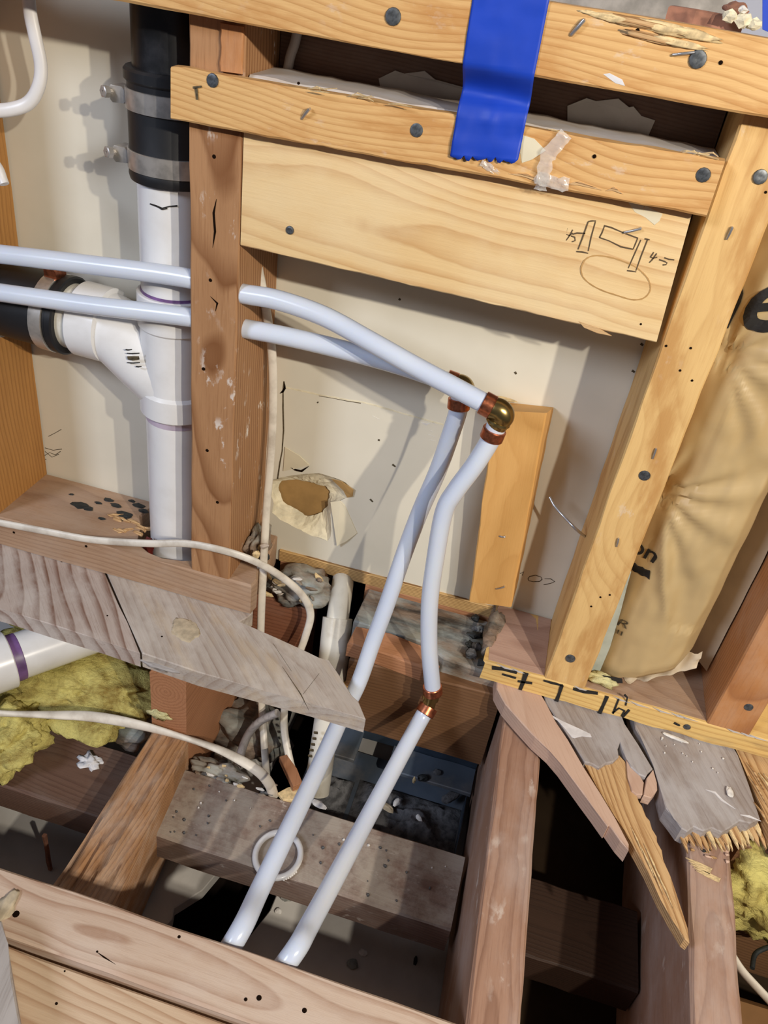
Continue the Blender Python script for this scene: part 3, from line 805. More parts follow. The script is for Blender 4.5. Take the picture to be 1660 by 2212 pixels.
for a in ([(0.0215, 0.0000, 0.3988), (0.0194, 0.0000, 0.3884), (0.0207, 0.0000, 0.3749), (0.0190, 0.0000, 0.3623)], [(0.0175, 0.0000, 0.3234), (0.0235, 0.0000, 0.3190), (0.0220, 0.0000, 0.3121)]):
    ribbon('crack', a, 0.0018, M_hole, ls, taper=True)
nail((0.5382, 0.0000, 0.0570), ts, r=0.0040)
# bent nails sticking out of the studs
o = tube('bent_nail', [(0.0285, 0.0890, 0.2119), (0.0303, 0.0700, 0.2168), (0.0320, 0.0550, 0.2115), (0.0329, 0.0450, 0.2020), (0.0326, 0.0400, 0.1917)], 0.0012, M_nail, ls, 8)
o = tube('bent_nail', [(0.0278, 0.0400, 0.1676), (0.0316, 0.0450, 0.1608), (0.0336, 0.0550, 0.1476), (0.0363, 0.0600, 0.1387)], 0.0014, M_nail, ls, 8)
o = tube('bent_nail', [(0.3615, 0.0516, 0.1565), (0.3497, 0.0400, 0.1696), (0.3353, 0.0500, 0.1744), (0.3267, 0.0550, 0.1787), (0.3210, 0.0600, 0.1831)], 0.0013, M_staple, rs, 8)

# short loose block leaning on the drywall
bb = board('short_block', [(0.2743, 0.0580, 0.0426), (0.3159, 0.0580, 0.0498), (0.3175, 0.0885, 0.052), (0.276, 0.0885, 0.044)], [(0.2545, 0.0560, 0.2564), (0.2982, 0.0560, 0.2651), (0.3039, 0.0885, 0.2566), (0.2605, 0.0885, 0.2509)], M_block, n=20, seed=41)
tag(bb, 'short fresh pine block standing against the drywall behind the brass elbow', 'block')
staple((0.2867, 0.0572, 0.1301), (0.2915, 0.0560, 0.1314), bb, 0.0010)
staple((0.2966, 0.0575, 0.0678), (0.3038, 0.0560, 0.0738), bb, 0.0007)
slab('splinter', [(0.2903, 0.0575, 0.1200), (0.2921, 0.0575, 0.1217), (0.2955, 0.0575, 0.1065), (0.2937, 0.0575, 0.1042)], 0.0006, M_raw, (0, 0, 1), bb, down=(0, 1, 0), ch=0.0001)
o = chunk('plaster_crumb', (0.2608, 0.0850, 0.2554), (.010, .003, .0015), M_chip, None, 5)
tag(o, 'sliver of wood caught behind the top of the short block', 'chip')

# sole plates
pl_top = 0.038
sp = slab('sole_plate', [(-0.45, -0.001, pl_top), (-0.30, 0.0, pl_top), (-0.15, -0.0012, pl_top), (-0.05, 0.0, pl_top), (0.02, -0.001, pl_top), (0.064, 0.0, pl_top), (0.066, 0.012, pl_top), (0.060, 0.030, pl_top), (0.062, 0.06, pl_top), (0.058, 0.0885, pl_top), (0.0, 0.0885, pl_top), (-0.002, 0.016, pl_top), (-0.014, 0.010, pl_top), (-0.033, 0.006, pl_top), (-0.050, 0.0085, pl_top), (-0.066, 0.017, pl_top), (-0.078, 0.038, pl_top), (-0.086, 0.060, pl_top), (-0.082, 0.0885, pl_top), (-0.45, 0.0885, pl_top)],
          0.0372, M_plate_l, (1, 0, 0), ch=0.0022, jit=0.0004)
tag(sp, 'weathered sole plate at the left, notched around the white drain pipe and sawn off', 'sole plate')
for i, (a, s) in enumerate((((-0.1508, 0.0496, 0.0385), .010), ((-0.1418, 0.0481, 0.0385), .006), ((-0.1378, 0.0616, 0.0385), .004), ((-0.1018, 0.0538, 0.0385), .009), ((-0.1019, 0.0463, 0.0385), .007), ((-0.1305, 0.0709, 0.0385), .006), ((-0.0971, 0.0751, 0.0385), .007), ((-0.0879, 0.0679, 0.0385), .006), ((-0.1197, 0.0380, 0.0385), .004), ((-0.1704, 0.0636, 0.0385), .003), ((-0.1188, 0.0648, 0.0385), .006), ((-0.1079, 0.0797, 0.0385), .004))):
    chunk('glue_spot', a, (s, s * .55, .0008), M_black_spot, sp, i + 3, 2, 0.6)
for i in range(9):
    a = V((-0.0824, 0.0379, 0.0380)) + V((RND.uniform(-.03, .012), RND.uniform(-.012, .012), 0))
    chunk('broken_fibre', a, (RND.uniform(.006, .012), .002, .0025), M_raw, sp, i + 30, 2, 0.5, Matrix.Rotation(RND.uniform(-.6, 1.0), 3, 'Z'))
chunk('putty', (-0.0563, 0.0200, 0.0345), (.006, .004, .012), M_red_tar, sp, 3, 2, .4)
for q in [(-0.1981, -0.0010, 0.0222), (-0.1150, -0.0010, 0.0305), (-0.1459, -0.0010, -0.0008)]:
    hole(q, sp, r=0.0018)

pr_ = board('sole_plate', [(0.3035, -0.0005, 0.0005), (0.3035, 0.0885, 0.0005), (0.3035, 0.0885, 0.0240), (0.3020, -0.0005, 0.0240)], [(0.86, -0.0005, 0.0005), (0.86, 0.0885, 0.0005), (0.86, 0.0885, 0.0240), (0.86, -0.0005, 0.0240)], M_plate_r, n=40, seed=51, ch=0.0016, jit=0.0007, endjit=0.002)
tag(pr_, 'yellow sole plate at the right with black marker strokes along its front', 'sole plate')
slab('planed_top', [(0.306, 0.0035, 0.0246), (0.3605, 0.0030, 0.0246), (0.3605, 0.0875, 0.0246), (0.3045, 0.0875, 0.0246), (0.3015, 0.05, 0.0246)], 0.0006, M_plate_top, (1, 0, 0), pr_, ch=0.0002)
slab('planed_top', [(0.3995, 0.0035, 0.0246), (0.513, 0.0030, 0.0246), (0.513, 0.0875, 0.0246), (0.3995, 0.0875, 0.0246)], 0.0006, M_plate_l, (1, 0, 0), pr_, ch=0.0002)
for a, w in (([(0.3431, -0.0005, 0.0247), (0.3431, -0.0005, 0.0134), (0.3426, -0.0005, 0.0017)], .0040), ([(0.3380, -0.0005, 0.0119), (0.3515, -0.0005, 0.0142)], .0022), ([(0.3111, -0.0005, 0.0198), (0.3214, -0.0005, 0.0220), (0.3348, -0.0005, 0.0222)], .0040), ([(0.3220, -0.0005, 0.0152), (0.3355, -0.0005, 0.0150)], .0024),
             ([(0.3782, -0.0005, 0.0223), (0.3786, -0.0005, 0.0111), (0.3785, -0.0005, -0.0011)], .0034), ([(0.3607, -0.0005, 0.0216), (0.3696, -0.0005, 0.0214), (0.3791, -0.0005, 0.0221)], .0018), ([(0.3889, -0.0005, 0.0215), (0.3993, -0.0005, 0.0219), (0.4117, -0.0005, 0.0244)], .0032), ([(0.4206, -0.0005, 0.0237), (0.4205, -0.0005, 0.0114), (0.4201, -0.0005, -0.0022)], .0034),
             ([(0.4346, -0.0005, 0.0316), (0.4379, -0.0005, 0.0292), (0.4394, -0.0005, 0.0192)], .0016), ([(0.4312, -0.0005, 0.0247), (0.4316, -0.0005, 0.0096), (0.4319, -0.0005, 0.0046)], .0015), ([(0.4311, -0.0005, 0.0055), (0.4348, -0.0005, 0.0135), (0.4405, -0.0005, 0.0120), (0.4403, -0.0005, 0.0042)], .0016), ([(0.4414, -0.0005, 0.0033), (0.4440, -0.0005, 0.0148)], .0018), ([(0.4862, -0.0005, 0.0144), (0.4918, -0.0005, 0.0129)], .0020)):
    ribbon('marker_stroke', a, w, M_ink, pr_, lift=0.0008)
nail((0.4983, -0.0005, 0.0137), pr_, r=0.0034)
for i in range(12):
    t = RND.uniform(0, 1)
    ribbon('splinter', [(0.31 + .24 * t, 0.001, .0246), (0.318 + .24 * t, -0.0012, .0243), (0.33 + .24 * t, -0.0005, .0235)], 0.0016, M_grey_wood, pr_, taper=True, nrm=(0, -.7, .7))

# ------------------------------------------------------------------ subfloor boards
AX = (1, -1, 0)
GRP_SUB = 'diagonal subfloor boards'
b1 = slab('subfloor_board', [(-0.46, -0.0835, 0), (-0.30, -0.085, 0), (-0.20, -0.0845, 0), (-0.15, -0.0838, 0), (-0.10, -0.0855, 0), (-0.05, -0.0862, 0), (-0.0095, -0.0885, 0), (-0.040, -0.058, 0), (-0.070, -0.027, 0), (-0.0975, 0.001, 0), (-0.184, 0.088, 0), (-0.46, 0.088, 0)], 0.0185, M_floor_l, AX)
tag(b1, 'subfloor board at the left with dark curved grain, sawn off above the white pipe', 'subfloor board', GRP_SUB)
b2 = slab('subfloor_board', [(-0.0075, -0.0880, 0), (0.05, -0.0905, 0), (0.11, -0.0890, 0), (0.16, -0.0880, 0), (0.2115, -0.0875, 0), (0.1990, -0.0700, 0), *[(0.1911, -0.0648, 0.0000), (0.1756, -0.0480, 0.0000), (0.1586, -0.0308, 0.0000), (0.1481, -0.0304, 0.0000)], (0.135, -0.0275, 0), (0.100, -0.0205, 0), (0.078, -0.0165, 0), (0.059, -0.0135, 0), (0.064, -0.004, 0), (0.066, 0.004, 0), (0.052, 0.040, 0), (0.030, 0.088, 0), (-0.180, 0.088, 0), (-0.0945, 0.001, 0), (-0.050, -0.0445, 0)], 0.0185, M_floor_m, AX, jit=0.0004)
tag(b2, 'grey subfloor board ending in a sharp point over the first water line', 'subfloor board', GRP_SUB)
chunk('worn_patch', (0.0147, -0.0445, 0.0000), (.017, .012, .0007), M_tan_rub, b2, 4, 4, .22, Matrix.Rotation(-.6, 3, 'Z'))
for a in (((0.1549, -0.0511, 0.0000), (0.1492, -0.0812, 0.0000)), ((0.1195, -0.0557, 0.0000), (0.1472, -0.0819, 0.0000), (0.1605, -0.0973, 0.0000)), ((0.1004, -0.0301, 0.0000), (0.1296, -0.0580, 0.0000))):
    ribbon('crack', list(a), 0.0009, M_ink_old, b2, nrm=(0, 0, 1), taper=True)
hole((-0.0011, -0.0615, 0.0000), b2, (0, 0, 1), .0012)
hole((-0.0621, -0.0553, 0.0000), b2, (0, 0, 1), .0010)

o = slab('subfloor_board', [(0.3207, -0.0069, 0.0010), (0.3254, -0.0151, 0.0010), (0.3310, -0.0234, 0.0010), (0.3451, -0.0377, 0.0010), (0.3631, -0.0531, 0.0010), (0.3777, -0.0642, 0.0010), (0.3889, -0.0749, 0.0010), (0.4094, -0.1003, 0.0010), (0.4210, -0.1139, 0.0010), (0.4302, -0.1253, 0.0010), (0.4321, -0.1238, 0.0010), (0.4406, -0.1355, 0.0010), (0.4481, -0.1420, 0.0010), (0.4485, -0.1358, 0.0010), (0.4366, -0.1144, 0.0010), (0.4235, -0.0932, 0.0010), (0.4081, -0.0705, 0.0010), (0.3917, -0.0463, 0.0010), (0.3791, -0.0264, 0.0010), (0.3669, -0.0070, 0.0010)] + [V((0.345, 0.03, 0.001)), V((0.315, 0.03, 0.001))], 0.017, M_pink, (0.5, -1, 0), jit=0.0004)
tag(o, 'narrow pinkish strip of subfloor torn to a long tapering edge', 'subfloor board', GRP_SUB)
g2 = slab('subfloor_board', [(0.3689, -0.0065, 0.0000), (0.3951, -0.0424, 0.0000), (0.4089, -0.0641, 0.0000), (0.4155, -0.0642, 0.0000), (0.4222, -0.0660, 0.0000), (0.4278, -0.0586, 0.0000), (0.4344, -0.0541, 0.0000), (0.4393, -0.0468, 0.0000), (0.4384, -0.0384, 0.0000), (0.4400, -0.0295, 0.0000), (0.4426, -0.0369, 0.0000), (0.4469, -0.0473, 0.0000), (0.4502, -0.0546, 0.0000), (0.4576, -0.0603, 0.0000), (0.4633, -0.0613, 0.0000), (0.4659, -0.0551, 0.0000), (0.4701, -0.0494, 0.0000), (0.4571, -0.0247, 0.0000), (0.4442, -0.0042, 0.0000)] + [V((0.425, 0.06, 0)), V((0.350, 0.06, 0))], 0.0178, M_floor_r, (0.5, -1, 0), jit=0.0003)
tag(g2, 'grey subfloor board with white paint smear, broken into a long raw splinter', 'subfloor board', GRP_SUB)
sx = slab('long_splinter', [(0.3987, -0.0437, -0.0035), (0.4097, -0.0609, -0.0035), (0.4164, -0.0600, -0.0035), (0.4231, -0.0618, -0.0035), (0.4354, -0.0497, -0.0035), (0.4403, -0.0414, -0.0035), (0.4462, -0.0473, -0.0035), (0.4504, -0.0643, -0.0035), (0.4528, -0.0797, -0.0035), (0.4560, -0.0805, -0.0035), (0.4583, -0.0875, -0.0035), (0.4607, -0.0906, -0.0035), (0.4641, -0.1003, -0.0035), (0.4671, -0.1035, -0.0035), (0.4689, -0.1112, -0.0035), (0.4726, -0.1172, -0.0035), (0.4728, -0.1225, -0.0035), (0.4764, -0.1291, -0.0035), (0.4772, -0.1371, -0.0035), (0.4815, -0.1515, -0.0035), (0.4849, -0.1633, -0.0035), (0.4886, -0.1766, -0.0035), (0.4926, -0.1914, -0.0035), (0.4944, -0.2020, -0.0035), (0.4907, -0.2004, -0.0035), (0.4837, -0.1895, -0.0035), (0.4745, -0.1743, -0.0035), (0.4642, -0.1521, -0.0035), (0.4522, -0.1315, -0.0035), (0.4378, -0.1093, -0.0035), (0.4217, -0.0840, -0.0035)], 0.011, M_raw, (0.48, -1, 0), g2, ch=0.0008)
for k in range(7):
    t = RND.uniform(0, 1)
    a = V((0.4247, -0.0663, -0.0030)).lerp(V((0.4781, -0.1679, -0.0030)), t * .85)
    d = (V((0.4942, -0.2023, -0.0030)) - V((0.4328, -0.0554, -0.0030))).normalized()
    s = V((d.y, -d.x, 0))
    a = a - s * RND.uniform(-.016, .010) * (1 - t * .75)
    L = RND.uniform(.03, .07) * (1 - .5 * t)
    ribbon('fibre', [a, a + d * L * .5 + V((0, 0, .0009)), a + d * L], RND.uniform(.0008, .0014), M_chip, sx, nrm=(0, 0, 1), lift=.0004, taper=True)
slab('torn_fibre', [(0.4465, -0.0462, -0.0015), (0.4515, -0.0550, -0.0015), (0.4588, -0.0607, -0.0015), (0.4620, -0.0667, -0.0015), (0.4606, -0.0803, -0.0015), (0.4554, -0.0822, -0.0015), (0.4514, -0.0797, -0.0015), (0.4482, -0.0667, -0.0015)], 0.006, M_pink, (0.48, -1, 0), g2, ch=0.0006)
slab('torn_fibre', [(0.4644, -0.0611, -0.0010), (0.4704, -0.0495, -0.0010), (0.4734, -0.0630, -0.0010), (0.4735, -0.0711, -0.0010), (0.4680, -0.0815, -0.0010), (0.4612, -0.0815, -0.0010)], 0.010, M_pink, (0.48, -1, 0), g2, ch=0.0006)
slab('paint_smear', [(0.3661, -0.0177, 0.0004), (0.3766, -0.0209, 0.0004), (0.3856, -0.0240, 0.0004), (0.4011, -0.0274, 0.0004), (0.4124, -0.0300, 0.0004), (0.4139, -0.0334, 0.0004), (0.4049, -0.0357, 0.0004), (0.3983, -0.0404, 0.0004), (0.3957, -0.0403, 0.0004), (0.3874, -0.0309, 0.0004), (0.3813, -0.0250, 0.0004)], 0.0006, M_white_paint, (1, 0, 0), g2, ch=0.0001)
g3 = slab('subfloor_board', [(0.4547, -0.0067, 0.0000), (0.4635, -0.0246, 0.0000), (0.4711, -0.0453, 0.0000), (0.4761, -0.0679, 0.0000), (0.4802, -0.0881, 0.0000), (0.4869, -0.0971, 0.0000), (0.4923, -0.1045, 0.0000), (0.4972, -0.1064, 0.0000), (0.5030, -0.0997, 0.0000), (0.5106, -0.1007, 0.0000), (0.5187, -0.0951, 0.0000), (0.5263, -0.0966, 0.0000), (0.5347, -0.0885, 0.0000), (0.5435, -0.0788, 0.0000), (0.5521, -0.0786, 0.0000), (0.5616, -0.0704, 0.0000), (0.5564, -0.0360, 0.0000), (0.5502, -0.0033, 0.0000)] + [V((0.525, 0.06, 0)), V((0.445, 0.06, 0))], 0.0178, M_floor_r, (0.45, -1, 0), jit=0.0003)
tag(g3, 'grey subfloor board with a ragged broken end above the right joist', 'subfloor board', GRP_SUB)
DV = (V((0.45, -1, 0))).normalized()
for k in range(30):
    t = (k + RND.uniform(-.4, .4)) / 29
    a = V((0.4957, -0.1023, -0.0040)).lerp(V((0.5642, -0.0686, -0.0040)), t)
    L = RND.uniform(.012, .028)
    w = RND.uniform(.0018, .0034)
    s = V((-DV.y, DV.x, 0))
    dz = V((0, 0, -RND.uniform(.001, .006)))
    z0 = V((0, 0, -RND.uniform(0, .009)))
    a = a + z0 - DV * .008
    q = [a - s * w, a + s * w, a + s * w * .8 + DV * L * .7 + dz * .6, a + DV * L + dz, a - s * w * .5 + DV * L * .8 + dz * .7]
    slab('splinter', q, 0.0022, RND.choice((M_raw, M_raw, M_chip)), DV, g3, ch=0.0003)
for a in ([(0.5159, -0.0564, 0.0000), (0.5240, -0.0565, 0.0000), (0.5294, -0.0626, 0.0000), (0.5407, -0.0683, 0.0000)], [(0.5442, -0.0729, 0.0000), (0.5521, -0.0719, 0.0000), (0.5617, -0.0733, 0.0000)]):
    ribbon('paint_streak', a, .0024, M_white_paint, g3, nrm=(0, 0, 1), taper=True)
chunk('plaster_chip', (0.5368, -0.0534, 0.0020), (.0030, .0060, .0012), M_white_chip, g3, 7, 2, .4)
chunk('plaster_chip', (0.4912, -0.0068, 0.0020), (.0130, .0022, .0012), M_white_chip, g3, 8, 2, .3, Matrix.Rotation(-.15, 3, 'Z'))
for i in range(14):
    chunk('plaster_chip', V((0.5082, -0.0143, 0.0010)) + V((RND.uniform(-.05, .04), RND.uniform(-.02, .012), 0)), RND.uniform(.0006, .0013), M_white_chip, g3, i, 1, .3)
o = slab('subfloor_board', [(0.5524, -0.0020, -0.0020), (0.5599, -0.0337, -0.0020), (0.5673, -0.0660, -0.0020), (0.5719, -0.0804, -0.0020), (0.5806, -0.0933, -0.0020), (0.5954, -0.0948, -0.0020), (0.6032, -0.0148, -0.0020)] + [V((0.64, 0.05, -.002)), V((0.535, 0.05, -.002))], 0.0165, M_raw, (0.45, -1, 0), jit=0.0004)
tag(o, 'raw shredded subfloor board at the right edge beyond the grey broken one', 'subfloor board', GRP_SUB)
for k in range(10):
    a = V((0.5653, -0.0302, 0.0000)) + V((RND.uniform(-.012, .02), RND.uniform(-.03, .03), 0))
    ribbon('fibre', [a, a + DV * .012 + V((0, 0, .002)), a + DV * .03], .0020, RND.choice((M_chip, M_raw)), o, nrm=(0, 0, 1), lift=.0008, taper=True)
o = slab('subfloor_board', [(-0.0294, -0.3458, 0.0000), (0.0170, -0.3420, 0.0000), (0.0266, -0.3438, 0.0000), (0.0386, -0.3560, 0.0000), (0.0540, -0.3724, 0.0000), (0.0707, -0.3900, 0.0000), (0.0907, -0.4102, 0.0000), (0.0376, -0.4293, 0.0000)], 0.0185, M_grey_wood, (0.2, -1, 0))
tag(o, 'grey sawn board corner at the bottom left edge', 'subfloor board', GRP_SUB)

# ------------------------------------------------------------------ joists, headers, blocking
GRP_J = 'floor joists'
j0 = beam('floor_joist', (0.0, 0.0375), (-0.0895, 0.158), (-0.216, -0.0193), M_orange, 'y', n=16, seed=61)
tag(j0, 'orange brown joist under the left stud, cut down to a rough notched tail', 'joist', GRP_J)


def tail_warp(v, t):
    if v.z > -0.14:
        return v + V((0, 0, 0.004 * mnoise.noise(V((v.x * 60, v.y * 14, 1.5))) + 0.0022 * mnoise.noise(V((v.x * 300, v.y * 40, 4)))))
    return v + V((0.002 * mnoise.noise(V((v.y * 30, 2, 2))), 0, 0))


def tail():
    # split tail: a fine grid across the top so that the torn grain shows
    xs, ys = 14, 40
    vs, fs = [], []
    for j in range(ys + 1):
        t = j / ys
        y = -0.0885 + (-0.2995 + 0.0885) * t
        xl = 0.0015 + 0.001 * t - 0.004 * max(0, t - .75) * 4 * .6
        xr = 0.0385 + 0.0205 * t
        for i in range(xs + 1):
            u = i / xs
            x = xl + (xr - xl) * u
            z = -0.1005 + 0.0055 * mnoise.noise(V((x * 190, y * 9, 1.5))) + 0.002 * mnoise.noise(V((x * 600, y * 22, 4))) - 0.007 * max(0, u - .82) / .18 - 0.003 * max(0, .1 - u) / .1
            vs.append((x, y, z))
        vs.append((xr - 0.004 * t, y, -0.2155))
        vs.append((xl, y, -0.2155))
    w = xs + 3
    for j in range(ys):
        for i in range(w):
            a, b = j * w + i, j * w + (i + 1) % w
            fs.append((a, b, b + w, a + w))
    fs.append(tuple(range(w)))
    fs.append(tuple(range(ys * w, ys * w + w)))
    return link('notched_tail', vs, fs, M_notch, j0, frame((0, 1, 0), (0, 0, 1), (0.02, -0.19, -0.15)), smooth=60)


tail()
chunk('insulation_tuft', (0.0093, -0.0905, -0.0767), (.011, .0016, .006), M_yellow_p, j0, 3, 3, .7)
chunk('crushed_edge', (0.0101, -0.0885, -0.0106), (.019, .003, .004), M_grey_wood, j0, 13, 3, .7)
j1 = board('floor_joist', [(0.327, 0.158, -0.2165), (0.366, 0.158, -0.2165), (0.366, 0.158, -0.0193), (0.327, 0.158, -0.0193)], [(0.3495, -0.47, -0.2165), (0.3860, -0.47, -0.2165), (0.3860, -0.47, -0.0205), (0.3495, -0.47, -0.0205)], M_joist, n=36, seed=62, ch=0.002)
tag(j1, 'dusty pinkish joist right of the two water lines running toward the camera', 'joist', GRP_J)
j2 = board('floor_joist', [(0.5135, 0.158, -0.2165), (0.5515, 0.158, -0.2165), (0.5515, 0.158, -0.0193), (0.5135, 0.158, -0.0193)], [(0.4905, -0.47, -0.2165), (0.5260, -0.47, -0.2165), (0.5260, -0.47, -0.0205), (0.4905, -0.47, -0.0205)], M_joist, n=36, seed=63, ch=0.003)
tag(j2, 'joist at the right whose grey top carries torn yellow fibres below the broken board', 'joist', GRP_J)
for k in range(5):
    a = V((0.5013, -0.1176, -0.0185)).lerp(V((0.5095, -0.1270, -0.0185)), k / 4)
    slab('torn_fibre', [a, a + V((.010, -.0008, 0)), a + V((.022 - .003 * (k % 3), -.0030, 0)), a + V((.021 - .003 * (k % 3), -.0046, 0)), a + V((.008, -.0026, 0))], 0.0009, M_chip, (1, 0, 0), j2, ch=0.0001)
for k in range(12):
    chunk('dark_crumb', V((0.5092, -0.1027, -0.0185)) + V((RND.uniform(-.006, .030), RND.uniform(-.008, .006), 0)), (RND.uniform(.002, .004), .0015, .0012), RND.choice((M_black_spot, M_raw, M_pink)), j2, k, 1, .5)

h1 = beam('floor_header', (-0.45, 0.3425), (-0.3435, -0.3012), (-0.216, -0.0198), M_header, n=30, seed=71, ch=0.0016)
tag(h1, 'pale header beam in front with nail holes, nearer the joist bays', 'header')
for q, r in (((0.0236, -0.3284, -0.0200), .0035), ((0.1371, -0.3074, -0.0200), .0016), ((0.2052, -0.3278, -0.0200), .0024), ((0.1971, -0.3314, -0.0200), .0016), ((0.2368, -0.3259, -0.0200), .0022), ((0.0894, -0.3338, -0.0200), .0010)):
    hole(q, h1, (0, 0, 1), r)
chunk('sawdust', (0.0144, -0.3265, -0.0195), (.006, .014, .002), M_tan_rub, h1, 3, 3, .6)
ribbon('crack', [(0.0888, -0.3340, -0.0200), (0.0957, -0.3357, -0.0200), (0.1054, -0.3376, -0.0200)], .0010, M_hole, h1, nrm=(0, 0, 1), taper=True)
h2 = beam('floor_header', (-0.45, 0.3425), (-0.430, -0.3478), (-0.216, -0.0215), M_header2, n=30, seed=72, ch=0.0016)
tag(h2, 'wide pale header beam along the bottom edge, across a dark gap from its neighbour', 'header')
for q, r in (((0.0818, -0.3704, -0.0215), .0012), ((0.0756, -0.3511, -0.0215), .0008)):
    hole(q, h2, (0, 0, 1), r)

GRP_B = 'blocking between the joists'
lb = beam('blocking', (0.0385, 0.3315), (-0.1720, -0.0955), (-0.178, -0.1400), M_lowblk, n=14, seed=81, ch=0.002, jit=0.0004)
tag(lb, 'dusty blocking across the middle bay with the white plastic ring on it', 'blocking', GRP_B)
lb2 = beam('blocking', (-0.45, -0.0008), (-0.1730, -0.0975), (-0.178, -0.1400), M_lowblk_l, n=26, seed=82, ch=0.002, jit=0.0005)
tag(lb2, 'brown blocking across the left bay beside the yellow insulation', 'blocking', GRP_B)
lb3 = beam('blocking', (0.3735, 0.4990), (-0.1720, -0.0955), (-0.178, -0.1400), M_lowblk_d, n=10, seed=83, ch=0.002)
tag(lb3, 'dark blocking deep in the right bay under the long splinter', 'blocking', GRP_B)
chunk('plaster_smear', (-0.0528, -0.1205, -0.1395), (.010, .008, .0012), M_white_paint, lb2, 6, 3, 1.1)
for i in range(40):
    q = V((RND.uniform(.05, .32), RND.uniform(-.168, -.10), -.1392))
    chunk('crumb', q, RND.uniform(.0006, .0018), RND.choice((M_white_chip, M_dirt, M_dirt)), lb, i, 1, .4)
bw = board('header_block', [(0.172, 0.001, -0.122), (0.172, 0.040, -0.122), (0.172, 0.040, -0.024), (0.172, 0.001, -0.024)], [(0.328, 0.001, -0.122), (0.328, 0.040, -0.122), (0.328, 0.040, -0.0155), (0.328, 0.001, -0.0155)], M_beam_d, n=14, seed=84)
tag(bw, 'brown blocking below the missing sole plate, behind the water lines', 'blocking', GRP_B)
o = board('header_block', [(0.039, 0.052, -0.14), (0.039, 0.085, -0.14), (0.039, 0.085, -0.021), (0.039, 0.052, -0.021)], [(0.112, 0.052, -0.14), (0.112, 0.085, -0.14), (0.112, 0.085, -0.021), (0.112, 0.052, -0.021)], M_red, n=10, seed=85)
tag(o, 'dark red brown block behind the two hanging cables left of the vent pipe', 'blocking', GRP_B)
o = slab('split_board', [(0.168, -0.0005, -0.0005), (0.19, -0.0015, 0.002), (0.215, -0.001, -0.001), (0.246, 0.0, -0.006), (0.262, 0.010, -0.006), (0.246, 0.024, 0.0), (0.205, 0.026, 0.004), (0.170, 0.022, 0.004)], 0.0185, M_orange, (1, 0, 0), ch=0.002)
tag(o, 'split orange brown board under the mouldy one, left of the copper joined tube', 'board')
mb = slab('mouldy_board', [(0.166, 0.0275, 0.004), (0.205, 0.0285, 0.004), (0.245, 0.0265, 0.002), (0.264, 0.014, 0.0), (0.295, 0.012, 0.001), (0.318, 0.010, 0.0), (0.318, 0.0875, 0.0), (0.166, 0.0875, 0.0)], 0.0215, M_mold, (1, 0, 0), ch=0.002, jit=0.0006)
tag(mb, 'mouldy grey board where the sole plate was cut away', 'board')
for i in range(12):
    chunk('rot_crumb', V((.298, .045, .004)) + V((RND.uniform(-.02, .012), RND.uniform(-.03, .035), RND.uniform(-.001, .006))), (RND.uniform(.003, .008), RND.uniform(.003, .006), RND.uniform(.002, .005)), RND.choice((M_black_spot, M_dirt, M_mold)), mb, i, 2, .6)
# plywood and boards of the next room's floor, showing at their cut edge
pf = beam('plywood_edge', (0.0625, 0.312), (0.0870, 0.150), (0.0048, 0.0195), M_ply, n=24, seed=86, ch=0.0006)
tag(pf, 'cut plywood edge below the drywall, above the square slot', 'plywood')
for x0, x1 in ((0.0635, 0.1155), (0.1615, 0.198), (0.1985, 0.311)):
    o = beam('floor_plank', (x0, x1), (0.0885, 0.150), (-0.030 if x1 < .12 else -0.019, 0.0042), M_orange, n=8, seed=int(x0 * 900), ch=0.001)
    tag(o, {0.0635: 'orange plank end left of the square slot, under the plywood edge', 0.1615: 'short orange plank end just right of the square slot', 0.1985: 'longer orange plank end under the plywood behind the water lines'}[x0], 'plank', 'plank ends under the plywood')
    ribbon('crack', [(x0 + .01, .0883, -.006), (x0 + .02, .0883, -.007), (min(x0 + .04, x1 - .002), .0883, -.009)], .0010, M_hole, o, taper=True)
# rotted wood left of the slot
rw = chunk('rotted_wood', (0.098, 0.066, -0.004), (.034, .022, .020), M_mold, None, 3, 4, .55)
tag(rw, 'crumbled rotten wood between the hanging cables and the slot', 'rotted wood')
for i in range(26):
    q = V((RND.uniform(.066, .128), RND.uniform(.035, .066), RND.uniform(-.006, .022)))
    chunk('flake', q, (RND.uniform(.003, .008), RND.uniform(.0015, .003), RND.uniform(.001, .003)), RND.choice((M_chip, M_white_chip, M_mold, M_dusty_top)), rw, i, 1, .5, Matrix.Rotation(RND.uniform(-1, 1), 3, 'Y'))
rw2 = chunk('rotted_wood', (0.049, 0.055, 0.046), (.010, .022, .020), M_mold, None, 8, 4, .5)
tag(rw2, 'rotten splintered lump at the foot of the brown stud', 'rotted wood')
for i in range(14):
    q = V((RND.uniform(.050, .066), RND.uniform(.012, .06), RND.uniform(.028, .062)))
    chunk('flake', q, (RND.uniform(.002, .005), RND.uniform(.002, .005), RND.uniform(.002, .006)), RND.choice((M_chip, M_mold, M_black_spot, M_dusty_top)), rw2, i, 1, .6)
rw3 = chunk('rotted_wood', (0.306, 0.055, 0.018), (.010, .034, .012), M_mold, None, 12, 3, .6)
tag(rw3, 'decayed left end of the right sole plate', 'rotted wood')

